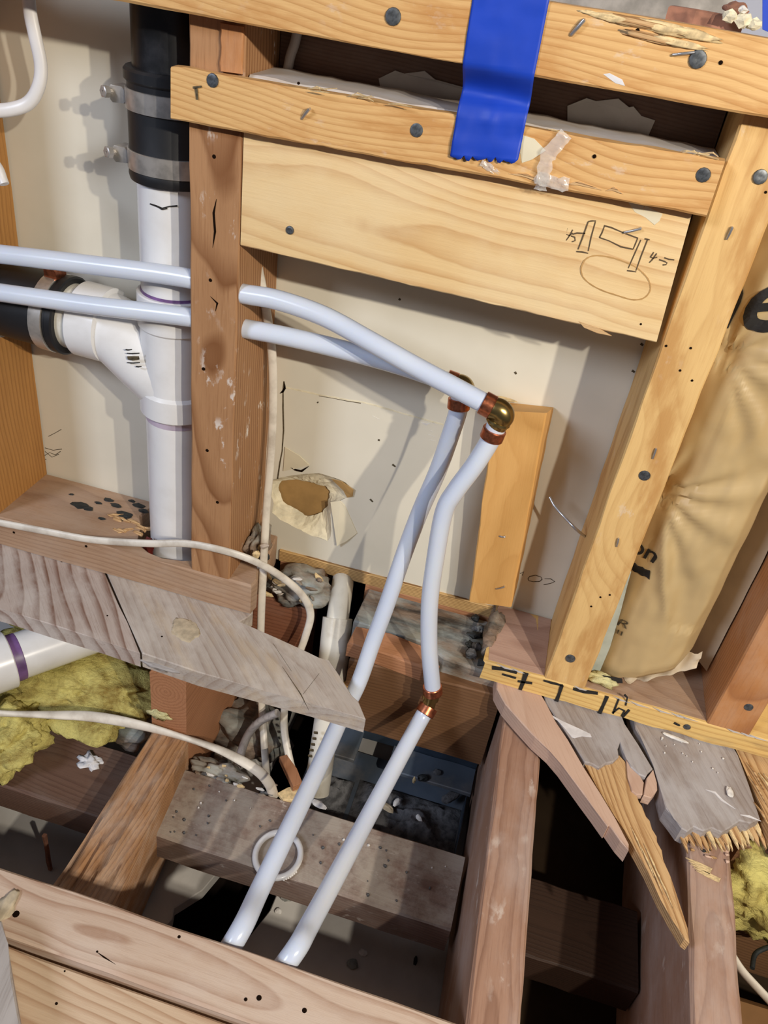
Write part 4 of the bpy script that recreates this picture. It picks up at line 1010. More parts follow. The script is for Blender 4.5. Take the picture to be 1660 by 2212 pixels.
# ------------------------------------------------------------------ drain stack
PY = 0.0525
PX = -0.038
zc = lambda q: q[2]
ds = empty('drain_stack', (PX, PY, 0.0), 'vertical drain stack of black and white pipe with a left branch behind the brown stud', 'drain pipe')
z_ab = (-0.0338, 0.0225, 0.4710)[2]
z_cb = (-0.0317, 0.0180, 0.3913)[2]
z_w0 = (-0.0351, 0.0200, 0.2995)[2]
z_c0 = (-0.0387, 0.0180, 0.2066)[2]
z_c1 = (-0.0393, 0.0180, 0.1840)[2]
UP = lambda z: (PX, PY, z)
lathe('abs_pipe', UP(z_ab - .02), UP(1.0), [(0, .0300), (.45, .0300)], M_abs, ds)
cp = lathe('rubber_coupling', UP(z_cb), UP(1.0), [(0, .0310), (0.0005, .0345), (.004, .0355), (.008, .0352), (.010, .0345), (z_ab - z_cb - .010, .0345), (z_ab - z_cb - .008, .0366), (z_ab - z_cb - .002, .0366), (z_ab - z_cb, .0350), (z_ab - z_cb, .0302)], M_rubber, ds)
for zb in (z_cb + .0085, z_ab - .0285):
    lathe('clamp_band', UP(zb), UP(1.0), [(0, .0347), (0, .0356), (.0003, .0361), (.0142, .0361), (.0145, .0356), (.0145, .0347)], M_steel, cp)
    hz = zb + .0075
    a = V((PX - .0375, PY - .006, hz))
    beam('clamp_housing', (a.x - .006, a.x + .006), (a.y - .012, a.y + .004), (hz - .006, hz + .006), M_steel, 'y', cp, n=3, ch=.0015)
    lathe('clamp_screw', (a.x - .004, a.y - .010, hz + .001), (a.x - .022, a.y - .05, hz + .002), [(0, .0022), (.005, .0022), (.005, .0044), (.0090, .0044), (.0095, .0034), (.0095, .0012), (.0085, .0010)], M_steel, cp, 6)
lathe('pvc_pipe', UP(z_w0 - .02), UP(1.0), [(0, .0298), (z_cb - z_w0 + .03, .0298)], M_pvc, ds)
lathe('pvc_pipe', UP(.0008), UP(1.0), [(0, .0270), (.0, .0298), (z_c1 + .015, .0298)], M_pvc, ds)
lathe('primer_band', UP(z_c1 - .008), UP(1.0), [(0, .0299), (.0, .0301), (.010, .0301), (.010, .0299)], M_purple_f, ds)
lathe('primer_band', UP(z_w0 - .001), UP(1.0), [(0, .0299), (.0, .0304), (.0035, .0303), (.0035, .0299)], M_purple, ds)
wy = lathe('wye_fitting', UP(z_c1), UP(1.0), [(0, .0300), (0, .0340), (.001, .0348), (z_c0 - z_c1 - .001, .0348), (z_c0 - z_c1, .0340), (z_c0 - z_c1 + .002, .0322), (z_w0 - z_c1 - .032, .0322), (z_w0 - z_c1 - .030, .0338), (z_w0 - z_c1 - .001, .0338), (z_w0 - z_c1, .0328), (z_w0 - z_c1, .0300)], M_pvc, ds)
br0 = V((-0.0437, 0.0525, 0.2078))
br1 = V((-0.0936, 0.0525, 0.2462))
br2 = V((-0.1104, 0.0525, 0.2522))
br3 = V((-0.1264, 0.0525, 0.2557))
bl = V((-0.2745, 0.0525, 0.2570))
tube('branch_bend', [br0, br0.lerp(br1, .5), br1, br1.lerp(br2, .6) + V((-.002, 0, .001)), br2], .0312, M_pvc, wy, 32)
dirb = (bl - br3).normalized()
hub = lathe('elbow_hub', br2 - dirb * .008, bl, [(0, .0316), (.001, .0342), (.028, .0342), (.029, .0335), (.029, .0290)], M_pvc, ds)
lathe('branch_pipe', br2 + dirb * .015, bl, [(0, .0298), (.06, .0298)], M_pvc_old, ds)
c0 = br2 + dirb * .0315
c2 = lathe('rubber_coupling', c0, bl, [(0, .0300), (0, .0345), (.001, .0362), (.006, .0362), (.007, .0345), (.092, .0345), (.093, .0362), (.098, .0362), (.099, .0345), (.099, .030)], M_rubber, ds)
for t in (.010, .070):
    lathe('clamp_band', c0 + dirb * t, bl, [(0, .0347), (0, .0358), (.0003, .0363), (.0122, .0363), (.0125, .0358), (.0125, .0347)], M_steel, c2)
hq = c0 + dirb * .014 + V((0, .0, .0365))
beam('clamp_housing', (hq.x - .006, hq.x + .006), (hq.y - .008, hq.y + .008), (hq.z - .003, hq.z + .007), M_copper, 'y', c2, n=3, ch=.0015)
lathe('abs_pipe', c0 + dirb * .09, bl, [(0, .0298), (.035, .0298)], M_abs, ds)
# printed lot mark on the branch and pen stroke below the coupling
mk = V((-0.0638, 0.0212, 0.2428))
for k, (dx, dz, w, L) in enumerate(((0, 0, .0032, .011), (-.0, .0045, .0007, .012), (.0, -.0045, .0007, .012), (-.004, .007, .0008, .006), (.005, -.007, .0008, .005))):
    c = mk + V((dx, 0, dz))
    ribbon('printed_mark', [c + V((-L / 2, -.0012, -L * .12)), c + V((0, -.0022, 0)), c + V((L / 2, -.0012, L * .12))], w, M_ink if k else M_ink_old, wy, lift=.0006)
def on_pipe(px_q, r=.0301):
    q = V(px_q)
    d = V((q.x - PX, q.y - PY, 0)).normalized()
    return V((PX + d.x * r, PY + d.y * r, q.z))
ribbon('pen_stroke', [on_pipe(q) for q in [(-0.0446, 0.0240, 0.3779), (-0.0391, 0.0240, 0.3775), (-0.0344, 0.0240, 0.3766), (-0.0288, 0.0240, 0.3788), (-0.0217, 0.0240, 0.3798)]], .0011, M_ink, ds, lift=.0003)
ribbon('pen_stroke', [on_pipe(q) for q in [(-0.0383, 0.0240, 0.3773), (-0.0344, 0.0240, 0.3756), (-0.0304, 0.0240, 0.3771)]], .0009, M_ink, ds, lift=.0003)

# ------------------------------------------------------------------ water lines
RP = 0.0079


def crimp(p, d, parent):
    p, d = V(p), V(d).normalized()
    return lathe('crimp_ring', p - d * .0045, p + d, [(0, RP), (0, RP + .0012), (.0005, RP + .0016), (.0085, RP + .0016), (.009, RP + .0012), (.009, RP)], M_copper, parent, 28)


GRP_W = 'milky plastic water lines'
w1 = empty('water_line', (0.0286, 0.0300, 0.3187), 'upper milky plastic water line turning down at the brass elbow in front of the short block', 'water pipe', GRP_W)
up_pts = [(-0.2308, 0.0095, 0.3084), (-0.1770, 0.0095, 0.3144), (-0.0909, 0.0095, 0.3230), (-0.0088, 0.0095, 0.3300), (0.0369, 0.0095, 0.3277), (0.0703, 0.0090, 0.3291), (0.1101, 0.0060, 0.3257), (0.1504, 0.0020, 0.3157), (0.1903, -0.0020, 0.3051), (0.2297, -0.0050, 0.2952), (0.2493, -0.0060, 0.2899)]
tube('tube', up_pts, RP, M_pex, w1, 20)
e0, e1 = V((0.2555, -0.0065, 0.2885)), V((0.2615, -0.0065, 0.2762))
dn_pts = [(0.2613, -0.0065, 0.2753), (0.2594, -0.0070, 0.2621), (0.2519, -0.0090, 0.2374), (0.2413, -0.0110, 0.2098), (0.2357, -0.0120, 0.1876), (0.2367, -0.0130, 0.1414), (0.2402, -0.0140, 0.0897), (0.2492, -0.0160, 0.0365), (0.2608, -0.0180, -0.0097)]
tube('tube', dn_pts, RP, M_pex, w1, 20)
ec = V((0.2648, -0.0065, 0.2897))
el = tube('elbow', [V(up_pts[-1]).lerp(e0, .6), e0, V((0.2609, -0.0065, 0.2875)), V((0.2638, -0.0065, 0.2842)), V((0.2630, -0.0065, 0.2795)), e1.lerp(V(dn_pts[1]), .15)], .0080, M_brass, w1, 20, rfun=lambda t: 1.0 + .18 * math.sin(math.pi * t))
lathe('elbow_collar', e1 + (V(dn_pts[0]) - V(dn_pts[1])).normalized() * .0035, V(dn_pts[1]), [(0, .0082), (0, .0096), (.002, .0100), (.003, .0096), (.003, .0082)], M_brass, el, 24)
crimp(V(up_pts[-1]) + (e0 - V(up_pts[-1])) * .25, e0 - V(up_pts[-2]), w1)
crimp(V(dn_pts[1]) + (V(dn_pts[0]) - V(dn_pts[1])) * .35, V(dn_pts[0]) - V(dn_pts[1]), w1)
q0, q1 = V((0.2617, -0.0180, -0.0126)), V((0.2611, -0.0220, -0.0372))
cpl = tube('coupling', [q0 + (q0 - q1) * .2, q0, q0.lerp(q1, .33), q0.lerp(q1, .66), q1], .0066, M_brass, w1, 18, rfun=lambda t: 1.0 + .25 * (abs(t - .5) < .12))
crimp((0.2614, -0.0180, -0.0134), V(dn_pts[-1]) - V(dn_pts[-2]), w1)
lo = [(0.2614, -0.0210, -0.0348), (0.2563, -0.0340, -0.0465), (0.2470, -0.0750, -0.0597), (0.2347, -0.1450, -0.0632), (0.2253, -0.2150, -0.0508), (0.2197, -0.2620, -0.0371), (0.2173, -0.2860, -0.0271), (0.2060, -0.306, -0.046)]
tube('tube', lo, RP, M_pex, w1, 20)
crimp((0.2605, -0.0235, -0.0372), V(lo[1]) - V(lo[0]), w1)

w2 = empty('water_line', (0.0274, 0.0300, 0.2897), 'lower milky plastic water line passing behind the other one and under the pointed board', 'water pipe', GRP_W)
up2 = [(-0.2375, 0.0095, 0.2745), (-0.1823, 0.0095, 0.2798), (-0.0937, 0.0095, 0.2878), (-0.0091, 0.0095, 0.2971), (0.0332, 0.0160, 0.2956), (0.0757, 0.0220, 0.2947), (0.1223, 0.0280, 0.2919), (0.1695, 0.0330, 0.2876), (0.2014, 0.0360, 0.2828), (0.2155, 0.0370, 0.2804)]
tube('tube', up2, RP, M_pex, w2, 20)
dn2 = [(0.2248, 0.0360, 0.2738), (0.2262, 0.0340, 0.2600), (0.2238, 0.0320, 0.2335), (0.2195, 0.0290, 0.1987), (0.2118, 0.0240, 0.1572), (0.2054, 0.0140, 0.1117), (0.2005, 0.0000, 0.0644), (0.1950, -0.0150, 0.0215), (0.1909, -0.0340, -0.0156), (0.1846, -0.0600, -0.0367), (0.1814, -0.1200, -0.0411), (0.1776, -0.1950, -0.0375), (0.1738, -0.2460, -0.0421), (0.1745, -0.2820, -0.0296), (0.1665, -0.306, -0.046)]
tube('tube', dn2, RP, M_pex, w2, 20)
tube('elbow', [V(up2[-1]).lerp(V(up2[-2]), .2), (0.2183, 0.0370, 0.2803), (0.2238, 0.0370, 0.2804), (0.2266, 0.0370, 0.2781), (0.2259, 0.0360, 0.2741), (0.2252, 0.0360, 0.2696)], .0080, M_brass, w2, 20, rfun=lambda t: 1.0 + .18 * math.sin(math.pi * t))
crimp((0.2153, 0.0370, 0.2812), V(up2[-1]) - V(up2[-2]), w2)
crimp((0.2255, 0.0345, 0.2652), V(dn2[1]) - V(dn2[0]), w2)

# ------------------------------------------------------------------ vent pipe in the slot
vp = empty('vent_pipe', (0.1630, -0.0300, -0.1641), 'dusty white vent pipe rising into the square slot behind the pointed board', 'drain pipe')
v0, v1, v2, v3 = V((0.1677, -0.0500, -0.1778)), V((0.1573, 0.0040, -0.0776)), V((0.1452, 0.0450, -0.0145)), V((0.1351, 0.0950, 0.0009))
tube('pipe', [v0, v0.lerp(v1, .5), v1, v1.lerp(v2, .4)], .0135, M_pvc_old, vp, 28)
tube('elbow', [v1.lerp(v0, .10), v1, v1.lerp(v2, .5) + V((0, -.002, .002)), v2], .0158, M_pvc_old, vp, 28)
tube('pipe', [v2.lerp(v1, .2), v2, v2.lerp(v3, .5) + V((0, 0, .004)), v3], .0118, M_pvc_old, vp, 28)
chunk('foam_blob', (0.1730, 0.0040, -0.0713), (.006, .006, .012), M_tanpaper, vp, 4, 3, .5)
for k in range(5):
    c = V((0.1558, -0.0470, -0.1236)).lerp(V((0.1556, -0.0340, -0.1020)), k / 4)
    ribbon('printed_mark', [c + V((-.002, -.002, 0)), c + V((.002, -.002, .001))], .0022, M_ink_old, vp, lift=.001)

# ------------------------------------------------------------------ lower left waste pipe
lp = empty('waste_pipe', (-0.1421, -0.0915, -0.0600), 'glossy white waste pipe with purple primer lying under the left subfloor board', 'drain pipe')
a, b = V((-0.1750, -0.1173, -0.0620)), V((-0.0796, 0.0040, -0.0620))
d = (b - a).normalized()
lathe('pipe', a, b, [(0, .0240), ((b - a).length, .0240)], M_pvc, lp, 36)
hb = V((-0.1530, -0.0896, -0.0620))
lathe('hub', a - d * .05, b, [(0, .0292), ((hb - a).length + .05 - .001, .0292), ((hb - a).length + .05, .0284), ((hb - a).length + .05, .024)], M_pvc, lp, 36)
lathe('primer_band', hb, b, [(0, .0242), (.001, .0245), (.009, .0244), (.0095, .0240)], M_purple, lp, 36)

# ------------------------------------------------------------------ cables
GRP_C = 'white electrical cables'
o = tube('cable', [(0.0346, 0.0500, 0.3768), (0.0347, 0.0500, 0.3488), (0.0406, 0.0520, 0.3200), (0.0467, 0.0560, 0.2869), (0.0510, 0.0600, 0.2513), (0.0534, 0.0620, 0.2041), (0.0550, 0.0600, 0.1498), (0.0567, 0.0520, 0.0949), (0.0648, 0.0300, 0.0364), (0.0702, 0.0180, -0.0282), (0.0754, 0.0100, -0.0804), (0.0849, -0.0040, -0.1279), (0.1000, -0.0300, -0.1610), (0.1128, -0.0500, -0.1941)], .0040, M_cable, seg=14, flat=.62)
tag(o, 'white cable hanging straight down beside the brown stud', 'cable', GRP_C)
o = tube('cable', [(-0.2359, -0.0120, 0.0368), (-0.2037, -0.0120, 0.0403), (-0.1518, -0.0110, 0.0447), (-0.1016, -0.0090, 0.0487), (-0.0415, -0.0080, 0.0625), (-0.0028, -0.0070, 0.0741), (0.0310, -0.0080, 0.0789), (0.0611, 0.0000, 0.0704), (0.0856, 0.0140, 0.0494), (0.1077, 0.0260, 0.0220), (0.1185, 0.0320, -0.0065), (0.1168, 0.0280, -0.0367), (0.1112, 0.0160, -0.0724), (0.1088, 0.0040, -0.1117), (0.1137, -0.0100, -0.1395), (0.1290, -0.0300, -0.1637), (0.1429, -0.0450, -0.1783)], .0041, M_cable, seg=14, flat=.62)
tag(o, 'dirty white cable crossing in front of the drain pipe and bending down by the slot', 'cable', GRP_C)
o = tube('cable', [(-0.1616, -0.1409, -0.0860), (-0.1357, -0.1352, -0.0860), (-0.0950, -0.1214, -0.0860), (-0.0535, -0.1080, -0.0860), (-0.0083, -0.1000, -0.0880), (0.0389, -0.0961, -0.0915), (0.0777, -0.0953, -0.0950), (0.1127, -0.0971, -0.1040), (0.1277, -0.0962, -0.1200), (0.1334, -0.0921, -0.1450)], .0052, M_cable, seg=14, flat=.60, twist=18, per=14)
tag(o, 'twisted white cable lying over the notched joist tail', 'cable', GRP_C)
o = tube('cable', [(-0.1389, 0.0300, 0.5187), (-0.1396, 0.0300, 0.4959), (-0.1373, 0.0300, 0.4787), (-0.1349, 0.0300, 0.4608), (-0.1369, 0.0280, 0.4466), (-0.1458, 0.0260, 0.4335), (-0.1607, 0.0220, 0.4266), (-0.1809, 0.0160, 0.4229)], .0052, M_cable_w, seg=14, flat=.7)
tag(o, 'clean white cable looping out of frame at the top left', 'cable', GRP_C)
o = tube('cable', [(-0.1695, 0.0000, 0.3971), (-0.1576, -0.0040, 0.3891), (-0.1533, -0.0060, 0.3814), (-0.1515, -0.0070, 0.3785)], .0036, M_cable_w, seg=12)
tag(o, 'stub of white cable at the left edge on the far left stud', 'cable', GRP_C)
# grey cable and pale insulation deep behind the hanging cables
o = tube('cable', [(0.0853, -0.0864, -0.1600), (0.0787, -0.0342, -0.1500), (0.0886, -0.0213, -0.1300), (0.1076, -0.0188, -0.1100)], .0045, M_grey_wood, seg=12)
tag(o, 'dusty grey cable deep in the middle bay behind the hanging white cables', 'cable', GRP_C)

# ------------------------------------------------------------------ white ring on the blocking
rc = V((0.1611, -0.1553, -0.1371))
vs, fs = [], []
n1, n2 = 48, 12
for i in range(n1):
    a_ = 2 * math.pi * i / n1
    for k in range(n2):
        b_ = 2 * math.pi * k / n2
        R_ = .0208 + .0028 * math.cos(b_)
        vs.append(rc + V((R_ * math.cos(a_), R_ * math.sin(a_) * 1.12, .0028 * math.sin(b_))))
for i in range(n1):
    for k in range(n2):
        fs.append((i * n2 + k, i * n2 + (k + 1) % n2, ((i + 1) % n1) * n2 + (k + 1) % n2, ((i + 1) % n1) * n2 + k))
rg = link('plastic_ring', vs, fs, M_pvc, smooth=True)
tag(rg, 'white plastic ring lying on the dusty blocking under a water line', 'ring')
for k in range(7):
    a_ = -0.95 + k * .09
    chunk('plaster_crumb', rc + V((.0236 * math.cos(a_), .0262 * math.sin(a_), -.0008)), .0012, M_white_chip, rg, k, 1, .4)

# ------------------------------------------------------------------ painter's tape
GRP_T = 'blue tape'
xl, xr = (0.1917, -0.0145, 0.4604)[0], (0.2357, -0.0145, 0.4652)[0]
zb_l, zb_r = (0.1917, -0.0145, 0.4604)[2], (0.2357, -0.0145, 0.4652)[2]
xl2, xr2 = (0.1890, -0.0210, 0.5479)[0], (0.2335, -0.0210, 0.5541)[0]
vs, fs = [], []
nu, nv = 24, 60
for j in range(nv + 1):
    v = j / nv
    for i in range(nu + 1):
        u = i / nu
        zb = zb_l + (zb_r - zb_l) * u
        zt = 0.600
        if j == 0:
            zb += .0012 * math.sin(u * 40) + .0010 * math.sin(u * 95 + 1)
        z = zb + (zt - zb) * v
        # width runs slightly aslant
        k = (z - .42) / (.585 - .42)
        x = (xl + (xl2 - xl) * k) * (1 - u) + (xr + (xr2 - xr) * k) * u
        y = -.0212 + .0068 * min(1, max(0, (.515 - z) / .025))
        g = (z - .485) / (.515 - .485)
        if 0 < g < 1:
            y += .009 * math.sin(math.pi * g) ** 1.5 + .002 * math.sin(math.pi * g) * math.sin(u * 3 + 1)
            y -= .0035 * math.exp(-((g - .25) / .16) ** 2)
        y -= .0010 * max(0, mnoise.noise(V((x * 40, z * 90, 2)))) + (.0025 * mnoise.noise(V((u * 3, 4.2, v * 6))) ** 2)
        if v < .10:
            y -= (.10 - v) * .02 * (0.5 + 0.5 * math.sin(u * 9))
        vs.append((x, y, z))
N0 = len(vs)
vs += [(a[0], a[1] + .00025, a[2]) for a in vs]
w = nu + 1
for j in range(nv):
    for i in range(nu):
        a = j * w + i
        fs.append((a, a + 1, a + 1 + w, a + w))
        fs.append((N0 + a, N0 + a + w, N0 + a + 1 + w, N0 + a + 1))
for j in range(nv):
    for a in (j * w, j * w + nu):
        fs.append((a, a + w, N0 + a + w, N0 + a))
for i in range(nu):
    for a in (i, nv * w + i):
        fs.append((a, a + 1, N0 + a + 1, N0 + a))
o = link('painters_tape', vs, fs, M_tape, smooth=True)
tag(o, 'wide strip of blue tape hanging over both golden rails', 'tape', GRP_T)
o = slab('painters_tape', [(0.3462, -0.0206, 0.5741), (0.3518, -0.0206, 0.5749), (0.3595, -0.0206, 0.5555), (0.3529, -0.0206, 0.5568)], .0004, M_tape, (0, 0, 1), down=(0, 1, 0), ch=.0001)
tag(o, 'end of a second blue tape at the top right corner', 'tape', GRP_T)

# clear film scraps on the lower rail
def film(name, spine, w, seed):
    vs, fs = [], []
    p = spline(spine, 6)
    n = 6
    for i, q in enumerate(p):
        t = (p[min(i + 1, len(p) - 1)] - p[max(i - 1, 0)]).normalized()
        s = t.cross(V((0, -1, 0))).normalized()
        for k in range(n + 1):
            u = k / n - .5
            h = mnoise.noise(V((i * .45, k * .8, seed))) * .004
            vs.append(q + s * u * w * (1 + .4 * mnoise.noise(V((i * .3, seed, 2)))) + V((0, -abs(h) - .0006, 0)))
    m0 = len(vs)
    vs += [v_ + V((0, .0002, 0)) for v_ in vs]
    W_ = n + 1
    for i in range(len(p) - 1):
        for k in range(n):
            a = i * W_ + k
            fs.append((a, a + 1, a + 1 + W_, a + W_))
            fs.append((m0 + a, m0 + a + W_, m0 + a + 1 + W_, m0 + a + 1))
    return link(name, vs, fs, M_film, None, smooth=True)


o = film('film_scrap', [(0.2610, -0.0143, 0.4869), (0.2578, -0.0153, 0.4811), (0.2531, -0.0148, 0.4728), (0.2528, -0.0148, 0.4658), (0.2527, -0.0138, 0.4585), (0.2530, -0.0100, 0.4507)], .009, 3)
tag(o, 'crumpled clear film scrap stuck to the lower rail right of the tape', 'film scrap')
o = film('film_scrap', [(0.2490, -0.0143, 0.4588), (0.2552, -0.0138, 0.4581), (0.2630, -0.0138, 0.4573), (0.2703, -0.0138, 0.4581)], .008, 5)
tag(o, 'small clear film scrap at the lower edge of the lower rail', 'film scrap')
o = film('film_scrap', [(0.2116, -0.0133, 0.4609), (0.2182, -0.0128, 0.4586), (0.2248, -0.0120, 0.4562)], .004, 8)
tag(o, 'tiny film shred under the torn end of the blue tape', 'film scrap')

# debris on the sill above
o = slab('brick_scrap', [(0.3030, 0.030, 0.5605), (0.318, 0.027, 0.5610), (0.348, 0.028, 0.5605), (0.350, 0.046, 0.5605), (0.320, 0.048, 0.561), (0.305, 0.046, 0.561)], .0080, M_brick, (1, 0, 0), ch=.001, jit=.001)
tag(o, 'brick red flat scrap lying on the sill at the top right', 'scrap')
o = chunk('brick_scrap', (0.342, 0.038, 0.5640), (.007, .006, .004), M_brick, None, 3, 3, .4)
tag(o, 'rounded brown lump resting on the brick red scrap', 'scrap')
for k, (dx, dz, sz, lab) in enumerate(((.338, .5600, .0044, 'leftmost pale plaster crumb in front of the brick red scrap'), (.346, .5590, .0052, 'largest pale plaster crumb at the right end of the brick red scrap'), (.353, .5580, .0040, 'pale plaster crumb just right of the brick red scrap'), (.344, .5645, .0026, 'small white crumb on top of the pale plaster crumbs'))):
    o = chunk('plaster_lump', (dx, .020, dz), (sz, sz * .8, sz * .8), M_gyps if k < 3 else M_white_chip, None, k + 2, 2, .5)
    tag(o, lab, 'crumb', 'plaster crumbs on the sill')

# ------------------------------------------------------------------ insulation in the right bay
X0, X1 = 0.3995, 0.4830
pinch = [(V((0.4027, 0.0200, 0.2348)), 1.0), (V((0.4109, 0.0200, 0.3576)), .8)]


def kraft_y(x, z):
    u = min(1.0, max(0.0, (x - X0) / (X1 - X0)))
    y = 0.046 - 0.034 * (math.sin(math.pi * min(1, u ** .75 * .62 + .08))) ** .9
    y += 0.030 * max(0, u - .86) ** 1.0 / .14 * .5
    for c, w in pinch:
        dx, dz = x - c.x, z - c.z
        r = math.hypot(dx, dz)
        th = math.atan2(dz, dx)
        y += w * .012 * math.exp(-r / .012)
        y += w * .0048 * math.exp(-r / .055) * (1 - math.exp(-r / .012)) * math.sin(th * 11 + 1.0 + 2 * mnoise.noise(V((th * 2, c.z * 9, 0)))) * (.12 if dz < -.012 and dx < .014 else 1)
    y += .0016 * mnoise.noise(V((x * 60, z * 18, 3.1))) + .0011 * mnoise.noise(V((x * 130, z * 70, 7.1)))
    # soft crease from the lower pinch down to the right
    a = pinch[0][0]
    b = V((0.4520, 0, 0.110))
    if b.z < z < a.z + .02:
        t = max(0.0, (a.z - z) / (a.z - b.z))
        xc = a.x + .011 + (b.x - a.x - .011) * t ** 1.6
        y -= .0065 * math.exp(-((x - xc) / .0065) ** 2) * math.sin(math.pi * min(1, max(0, t * .9 + .1)))
        if x > xc:
            y += .004 * math.exp(-((x - xc - .012) / .012) ** 2) * t
    return y


KG = {}


def kraft_g(x, z):
    """height of the meshed paper: bilinear between its grid points"""
    u = min(.999, max(0.0, (x - X0) / (X1 - X0)))
    i = int(u * 46)
    f = u * 46 - i
    ys = []
    for k in (i, i + 1):
        zb = zbot(k / 46)
        t = max(0.0, (z - zb) / (.60 - zb) * 130)
        j = min(129, int(t))
        g = t - j
        a, b = KG[(k, j)], KG[(k, j + 1)]
        ys.append(a + (b - a) * g)
    return ys[0] + (ys[1] - ys[0]) * f


def zbot(u):
    return .0255 + .050 * max(0, u - .12) ** 1.25


ib = None
vs, fs = [], []
nu, nv = 46, 130
for j in range(nv + 1):
    for i in range(nu + 1):
        u = i / nu
        x = X0 + (X1 - X0) * u
        z = zbot(u) + (.60 - zbot(u)) * (j / nv)
        vs.append((x, kraft_y(x, z) + (.004 * (1 - j / 3) if j < 3 else 0), z))
        KG[(i, j)] = vs[-1][1]
m0 = len(vs)
W_ = nu + 1
for j in range(nv + 1):
    for i in range(nu + 1):
        x, y, z = vs[j * W_ + i]
        vs.append((x, .0865, z))
for j in range(nv):
    for i in range(nu):
        a = j * W_ + i
        fs.append((a, a + 1, a + 1 + W_, a + W_))
        fs.append((m0 + a, m0 + a + W_, m0 + a + 1 + W_, m0 + a + 1))
for j in range(nv):
    for a in (j * W_, j * W_ + nu):
        fs.append((a, a + W_, m0 + a + W_, m0 + a))
for i in range(nu):
    for a in (i, nv * W_ + i):
        fs.append((a, a + 1, m0 + a + 1, m0 + a))
ib = link('insulation_batt', vs, fs, M_kraft, smooth=70)
tag(ib, 'tan paper faced insulation batt with black print bulging right of the honey stud', 'insulation')
# stapling flange and the loose tail at the bottom
vs, fs = [], []
nv = 60
for j in range(nv + 1):
    z = .052 + (.60 - .052) * j / nv
    k = mnoise.noise(V((z * 26, 1, 5)))
    vs += [(.4838, .0845, z), (.4900 + .001 * k, .074 + .003 * k, z - .004), (.4995 + .002 * k, .064 + .004 * k, z - .008), (.5112, .053 + .003 * k, z - .012)]
m0 = len(vs)
vs += [(a[0] + .0002, a[1] + .0005, a[2]) for a in vs]
for j in range(nv):
    for i in range(3):
        a = j * 4 + i
        fs.append((a, a + 1, a + 5, a + 4))
        fs.append((m0 + a, m0 + a + 4, m0 + a + 5, m0 + a + 1))
for i in range(3):
    fs.append((i, i + 1, m0 + i + 1, m0 + i))
for j in range(nv):
    for a in (j * 4, j * 4 + 3):
        fs.append((a, a + 4, m0 + a + 4, m0 + a))
o = link('stapling_flange', vs, fs, M_kraft_p, ib, smooth=60)
vs, fs = [], []
ga, gb, gc, gd = V((0.4365, 0.0280, 0.0176)), V((0.4917, 0.0280, 0.0630)), V((0.4921, 0.0340, 0.0786)), V((0.4325, 0.0400, 0.0381))
for j in range(9):
    for i in range(21):
        u, v = i / 20, j / 8
        q = ga.lerp(gb, u).lerp(gd.lerp(gc, u), v)
        q = q + V((0, .006 * mnoise.noise(V((u * 7, v * 2, 9))) - .002, .002 * mnoise.noise(V((u * 9, v * 3, 2)))))
        q.z = max(q.z, .0252)
        vs.append(q)
m0 = len(vs)
vs += [q + V((0, .0006, .0002)) for q in vs]
for j in range(8):
    for i in range(20):
        a = j * 21 + i
        fs.append((a, a + 1, a + 22, a + 21))
        fs.append((m0 + a, m0 + a + 21, m0 + a + 22, m0 + a + 1))
for i in range(20):
    for a in (i, 168 + i):
        fs.append((a, a + 1, m0 + a + 1, m0 + a))
link('loose_tail', vs, fs, M_kraft_p, ib, smooth=60)
o = slab('backing_edge', [(0.4019, 0.0200, 0.0311), (0.4106, 0.0200, 0.0319), (0.4110, 0.0200, 0.0640), (0.4078, 0.0200, 0.1093), (0.4044, 0.0200, 0.1398), (0.4036, 0.0200, 0.1532), (0.3986, 0.0200, 0.1536), (0.4014, 0.0200, 0.1070)], .0015, M_foil, (0, 0, 1), ib, down=(0, 1, 0), ch=.0003)
tag(o, 'pale blue grey edge of the backing')
chunk('glass_tuft', (0.4137, 0.0120, 0.0310), (.014, .006, .0055), M_yellow_p, ib, 6, 3, .6)
slab('printed_block', [(0.4122, 0.0115, 0.0365), (0.4301, 0.0115, 0.0392), (0.4322, 0.0115, 0.0338), (0.4212, 0.0115, 0.0294)], .0004, M_ink, (1, 0, 0), ib, down=(0, 1, 0), ch=.0001)


def lettering(txt, org, ux, vz, mat, bold=0.0):
    """flat print laid on the paper: org = lower left, ux / vz = world vectors of one em along and up"""
    cu = bpy.data.curves.new('print', 'FONT')
    cu.body = txt
    cu.size = 1.0
    cu.offset = bold
    cu.resolution_u = 4
    tmp = bpy.data.objects.new('print', cu)
    COL.objects.link(tmp)
    bpy.context.view_layer.update()
    me = bpy.data.meshes.new_from_object(tmp.evaluated_get(bpy.context.evaluated_depsgraph_get()))
    bm = bmesh.new()
    bm.from_mesh(me)
    bmesh.ops.triangulate(bm, faces=bm.faces[:])
    for _ in range(4):
        bmesh.ops.subdivide_edges(bm, edges=[e for e in bm.edges if e.calc_length() > .07], cuts=1)
        bmesh.ops.triangulate(bm, faces=bm.faces[:])
    bm.verts.index_update()
    org, ux, vz = V(org), V(ux), V(vz)
    vs = []
    for v in bm.verts:
        q = org + ux * v.co.x + vz * v.co.y
        vs.append((q.x, kraft_g(q.x, q.z) - .0011, q.z))
    n = len(vs)
    vs += [(a[0], a[1] + .0020, a[2]) for a in vs]
    fs = []
    for f in bm.faces:
        t = [v.index for v in f.verts]
        if min(vs[i][0] for i in t) < X0 + .0002:
            continue
        fs.append(tuple(t))
        fs.append(tuple(n + i for i in reversed(t)))
    bm.free()
    COL.objects.unlink(tmp)
    bpy.data.objects.remove(tmp)
    bpy.data.curves.remove(cu)
    bpy.data.meshes.remove(me)
    return link('printed_letters', vs, fs, mat, ib, recalc=False)


